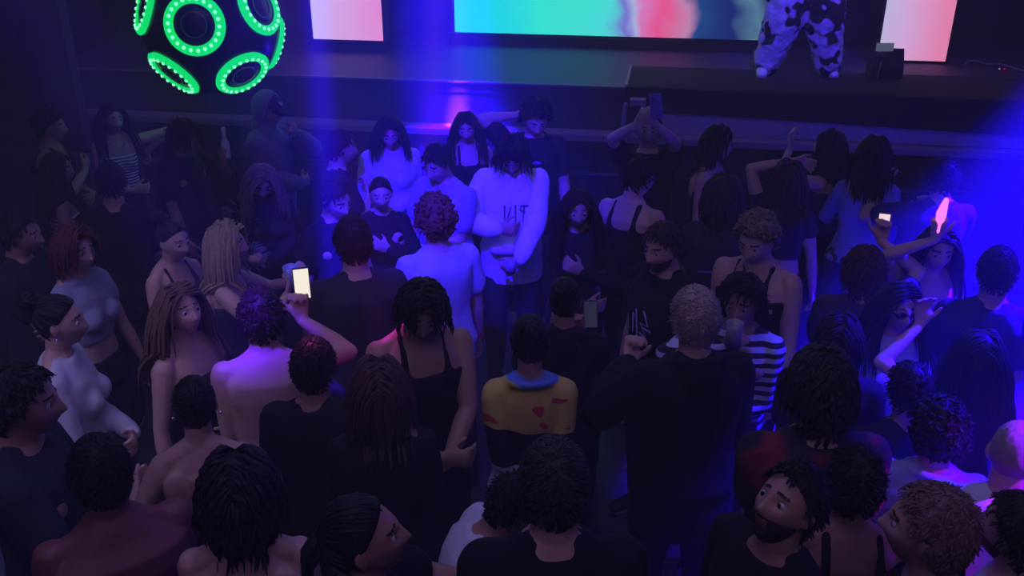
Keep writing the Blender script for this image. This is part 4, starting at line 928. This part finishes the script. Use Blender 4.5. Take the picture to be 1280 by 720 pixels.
# colour block jacket: blue collar, yellow shoulders with red, black middle, white hem
def block_mat():
    m, nt, b = new_mat('colour_block'); N, L = nt.nodes, nt.links
    tc = N.new('ShaderNodeTexCoord'); sp = N.new('ShaderNodeSeparateXYZ'); L.new(tc.outputs['Object'], sp.inputs[0])
    n = N.new('ShaderNodeTexNoise'); n.inputs['Scale'].default_value = 7; L.new(tc.outputs['Object'], n.inputs['Vector'])
    a = N.new('ShaderNodeMath'); a.operation = 'MULTIPLY_ADD'; a.inputs[1].default_value = .07; L.new(n.outputs['Fac'], a.inputs[0]); 
    xx = N.new('ShaderNodeMath'); xx.operation = 'MULTIPLY_ADD'; xx.inputs[1].default_value = .12; L.new(sp.outputs[0], xx.inputs[0]); L.new(sp.outputs[2], xx.inputs[2])
    L.new(xx.outputs[0], a.inputs[2])
    r = N.new('ShaderNodeValToRGB'); r.color_ramp.interpolation = 'CONSTANT'; el = r.color_ramp.elements
    mr = N.new('ShaderNodeMapRange'); mr.inputs['From Min'].default_value = .8; mr.inputs['From Max'].default_value = 1.6; L.new(a.outputs[0], mr.inputs[0])
    el[0].position = 0; el[0].color = (.62, .64, .68, 1); el[1].position = .44; el[1].color = (.008, .008, .012, 1)
    for p_, c in ((.64, (.62, .50, .10)), (.91, (.12, .22, .80))): e = el.new(p_); e.color = c + (1,)
    L.new(mr.outputs[0], r.inputs[0]); 
    n2 = N.new('ShaderNodeTexNoise'); n2.inputs['Scale'].default_value = 9; n2.inputs['Detail'].default_value = 0; L.new(tc.outputs['Object'], n2.inputs['Vector'])
    r2 = N.new('ShaderNodeValToRGB'); r2.color_ramp.interpolation = 'CONSTANT'; r2.color_ramp.elements[0].color = (0, 0, 0, 1); r2.color_ramp.elements[1].position = .63; r2.color_ramp.elements[1].color = (1, 1, 1, 1); L.new(n2.outputs['Fac'], r2.inputs[0])
    cp2 = N.new('ShaderNodeMath'); cp2.operation = 'COMPARE'; cp2.inputs[1].default_value = .75; cp2.inputs[2].default_value = .08; L.new(mr.outputs[0], cp2.inputs[0])
    mu = N.new('ShaderNodeMath'); mu.operation = 'MULTIPLY'; L.new(r2.outputs[0], mu.inputs[0]); L.new(cp2.outputs[0], mu.inputs[1])
    mx = N.new('ShaderNodeMixRGB'); mx.inputs[2].default_value = (.55, .06, .05, 1); L.new(mu.outputs[0], mx.inputs[0]); L.new(r.outputs[0], mx.inputs[1])
    L.new(mx.outputs[0], b.inputs['Base Color']); b.inputs['Roughness'].default_value = .6; return m
PP(662, 424, 184, 'person with a black bun in a yellow, red, black and white jacket with blue collar', fem=True, h=1.62, skin=MD, hair=(.010, .010, .016), style='bun', top='jacket', topm=block_mat(), arms=(((.03, .19, 1.10), (.15, -1, -.8), (-.8, .25, .2), .5), ((.03, .19, 1.14), (.15, -1, -.8), (-.8, .25, .2), .5)), eyes=False, w=.86, leg=BLK)
PP(543, 275, 205, 'person with curly auburn hair from behind in a pale lavender tee', h=1.78, skin=LT, hair=(.16, .05, .035), style='curly', top='tee', topc=(.55, .50, .78), arms=('down', 'near'), eyes=False, w=1.05, extra=wristband(0, (.75, .10, .06)))
PP(441, 302, 192, 'man with cropped black hair from behind in a dark tee crossed by the blue beam', h=1.80, skin=LT, hair=HD, style='close', top='tee', topc=(.03, .03, .07), arms=('near', 'belly'), eyes=False, w=1.15)
PP(527, 388, 14, 'man with wavy dark hair in a black tank top, looking down with hands together', h=1.82, skin=MD, hair=HD, style='wavy', hl=.06, top='tank', topc=BLK, arms=(((.0, .30, 1.05), (1, -.3, -.4), (-.9, .3, 0), .5), ((.03, .28, 1.02), (1, -.3, -.4), (-.9, .3, -.1), .5)), head=(-12, 26, -6), w=1.12)
PP(474, 488, 182, 'person in black with a smooth brown bob, before the man in the tank top', fem=True, h=1.74, skin=MD, hair=(.07, .035, .03), style='bob', hl=.16, top='long', topc=BLK, arms=('near', 'near'), eyes=False, w=1.15)
PP(392, 458, 165, 'person with round cropped black hair rimmed pink, black tee, seen from behind', h=1.70, skin=MD, hair=HD, style='close', top='tee', topc=BLK, arms=('near', 'near'), eyes=False)
p = PP(326, 396, 180, 'bare-backed person with dark hair, back lit bright violet', h=1.78, skin=LT, hair=HB, style='short', top=None, arms=(((.16, .26, 1.46), (1, 0, -.7), (.0, .2, .9), .8), 'near'), eyes=False, w=1.1)
held(p, 0, 'phone', 'phone with a bright white screen held up beside the violet-lit back', lit=(1.0, .9, .82), off=(.02, .02, .06))
# --- left side --------------------------------------------------------------------------------
p = PP(284, 306, 80, 'blond woman in profile with a dark strapless top, lifting a cup', fem=True, h=1.72, skin=LT, hair=HL_, style='long', hl=.22, top='strapless', topc=(.03, .03, .07), arms=(((.08, .30, 1.36), (1, 0, -.8), (-.3, .3, .8), .9), ((.14, .34, 1.34), (1, 0, -.8), (-.2, .3, .8), .9)), head=(0, 0, 0))
held(p, 0, 'cup', 'dark-rimmed cup in the blond woman\'s hand', lit=(.35, .38, .75), scale=1.0)
PP(217, 301, 40, 'woman with a brown topknot looking down right, in a dark dress', fem=True, h=1.66, skin=LT, hair=HB, style='bun', top='dress', topc=(.04, .02, .06), arms=('down2', 'belly'), head=(0, 10, 0))
PP(227, 388, 42, 'woman with long light brown hair and bare shoulders, looking up to the right', fem=True, h=1.72, skin=LT, hair=(.16, .09, .06), style='long', hl=.34, top='strapless', topc=(.02, .015, .02), arms=('down', 'belly'), head=(-10, -8, 0), vox=.007)
PP(96, 312, 48, 'woman with reddish dark hair in a pale blue grey crop tee, looking right', fem=True, h=1.74, skin=LT, hair=(.09, .02, .02), style='bob', hl=.12, top='crop', topc=(.34, .38, .52), arms=('down', 'down2'), head=(-12, 6, 0), sleeve=.45, vox=.0075)
p = PP(76, 402, 72, 'woman with tied-back dark hair in a tight white long-sleeve shirt, in profile', fem=True, h=1.80, skin=LT, hair=HD, style='bun', top='long', topc=(.66, .66, .74), arms=('down2', 'belly'), head=(0, 4, 0), vox=.007, w=1.1, extra=earring)
PP(27, 292, 60, 'man with dark hair and folded arms at the left edge', h=1.74, skin=MD, hair=HD, style='short', top='tee', topc=(.02, .02, .025), arms=('cross', 'cross'), head=(0, 10, 0))
PP(18, 500, 70, 'man in a dark teal top with a thin chain at the left edge', h=1.76, skin=MD, hair=HD, style='short', top='tee', topc=(.02, .035, .05), arms=('fwd', 'down2'), head=(0, 6, 0), extra=necklace(drop=.10), vox=.007)
PP(2, 556, 80, 'man in a worn denim jacket at the bottom left corner', h=1.66, skin=LT, hair=HD, style='short', top='jacket', topm=mat((.17, .21, .36), .85, 'denim'), arms=('down2', 'fwd'), head=(0, 6, 0), w=1.15, vox=.007)
PP(124, 588, 186, 'broad bare-shouldered man from behind with dark cropped hair, lower left', h=1.72, skin=(.22, .085, .08), hair=HD, style='close', top=None, arms=('near', 'near'), eyes=False, w=1.3, vox=.0075)
PP(244, 506, 172, 'woman with black hair pinned up from behind, bare nape and a small earring', fem=True, h=1.70, skin=LT, hair=HD, style='bun', top='strapless', topc=BLK, arms=('near', ((.30, .22, 1.14), (.6, -.3, -1), None, .4)), eyes=False, extra=earring)
PP(300, 612, 170, 'woman with a mass of black hair from behind and bare rounded shoulders, lower left', fem=True, h=1.70, skin=LT, hair=(.012, .010, .016), style='wavy', hl=.12, top='strapless', topc=BLK, arms=('near', 'belly'), eyes=False, w=1.15, vox=.0075)
p = PP(448, 668, 88, 'person with long dark hair in profile at the bottom, hand raised in front', h=1.72, skin=MD, hair=HD, style='slick', hl=.24, top='tee', topc=BLK, arms=(((.06, .34, 1.20), (.6, 0, -1), (.0, .8, .4), .6), ((.10, .36, 1.30), (1, 0, -.8), (.1, .9, .2), .6)), head=(0, -8, 0), vox=.007)
PP(692, 604, 186, 'man with thinning short dark hair in a black tee at the bottom centre', h=1.84, skin=LT, hair=(.045, .035, .035), style='close', top='tee', topc=(.008, .008, .014), arms=('near', 'near'), eyes=False, w=1.15, vox=.007)
PP(645, 632, 98, 'man in a white tee, head tucked beside the balding man, bottom centre', h=1.72, skin=MD, hair=HD, style='short', top='tee', topc=(.66, .66, .74), arms=('near', 'near'), eyes=False, w=1.1, lean=20, head=(0, 6, 0))
PP(992, 622, 320, 'bearded man looking upward out of the dark crowd at the lower right', h=1.68, skin=MD, hair=HD, style='short', top='tee', topc=BLK, arms=('near', 'near'), head=(0, -26, 0), beard=(.03, .02, .02), vox=.0075)
p = PP(1060, 602, 200, 'person with dark hair in a sleeveless black top at the lower right, shoulder lit violet', h=1.66, skin=MD, hair=HD, style='short', top='tank', topc=BLK, arms=('down', 'down2'), eyes=False)

# --- performer on the stage --------------------------------------------------------------------
cow = blotches('cow_fur', (.52, .50, .62), (.012, .012, .016), 7.5, .54, .95, .02)
F0 = SM @ Vector((2.10, .84, 1.57))
class Perf: pass
def performer():
    # feet on the platform; the head leaves the frame
    up = Person(0, 0, 4, 'performer on the stage in baggy white trousers with black cow patches and pale shoes', h=1.80, skin=LT, hair=HD, style='short', top='tee', topm=cow, legm=cow, arms=('hip', 'fwd'), z0=1.57, eyes=False)
    up.root.location = (F0.x, F0.y, 1.57); up.root.rotation_euler.z = math.pi + SR
    tr = [c for c in up.root.children if c.name.startswith('trousers')][0]
    mb = MB(); k = up.k
    up.trings(mb, .03, 0, 1.03, 20); mb.ball((0, .02, .62 * k), (.20 * k, .14 * k, .22 * k))
    for side in (-1, 1):
        h_ = up.T((side * .09, 0, .88)); kn = Vector((side * .17, .06, .50)) * k; an = Vector((side * .27, -.01, .10)) * k
        mb.tube([h_, h_.lerp(kn, .5), kn, kn.lerp(an, .5), an], [.17 * k, .20 * k, .175 * k, .145 * k, .12 * k], 16)
    me = remesh(mb, .013, 2); co = coords(me); nn = np.empty(len(co) * 3); me.vertices.foreach_get('normal', nn); nn = nn.reshape(-1, 3)
    d = np.array([noise.noise(Vector(p) * 13) + .6 * noise.noise(Vector(p) * 30) for p in co]); co = co + nn * (d * .018)[:, None]; me.vertices.foreach_set('co', co.ravel()); me.update()
    me.materials.append(cow); me.polygons.foreach_set('use_smooth', [True] * len(me.polygons)); tr.data = me
    for c in [c for c in up.root.children if c.name.startswith('shoe')]:
        s_ = 1 if sum(v.co.x for v in c.data.vertices) > 0 else -1
        c.location.x = s_ * .20; c.data.materials[0] = mat((.7, .68, .8), .6, 'shoe')
    me = up.bodyo.data; co = coords(me); z = co[:, 2]
    f = np.clip((.9 * k - z) / (.9 * k), 0, 1); co[:, 0] += np.sign(co[:, 0]) * f * .21 * k; me.vertices.foreach_set('co', co.ravel()); me.update()
performer()
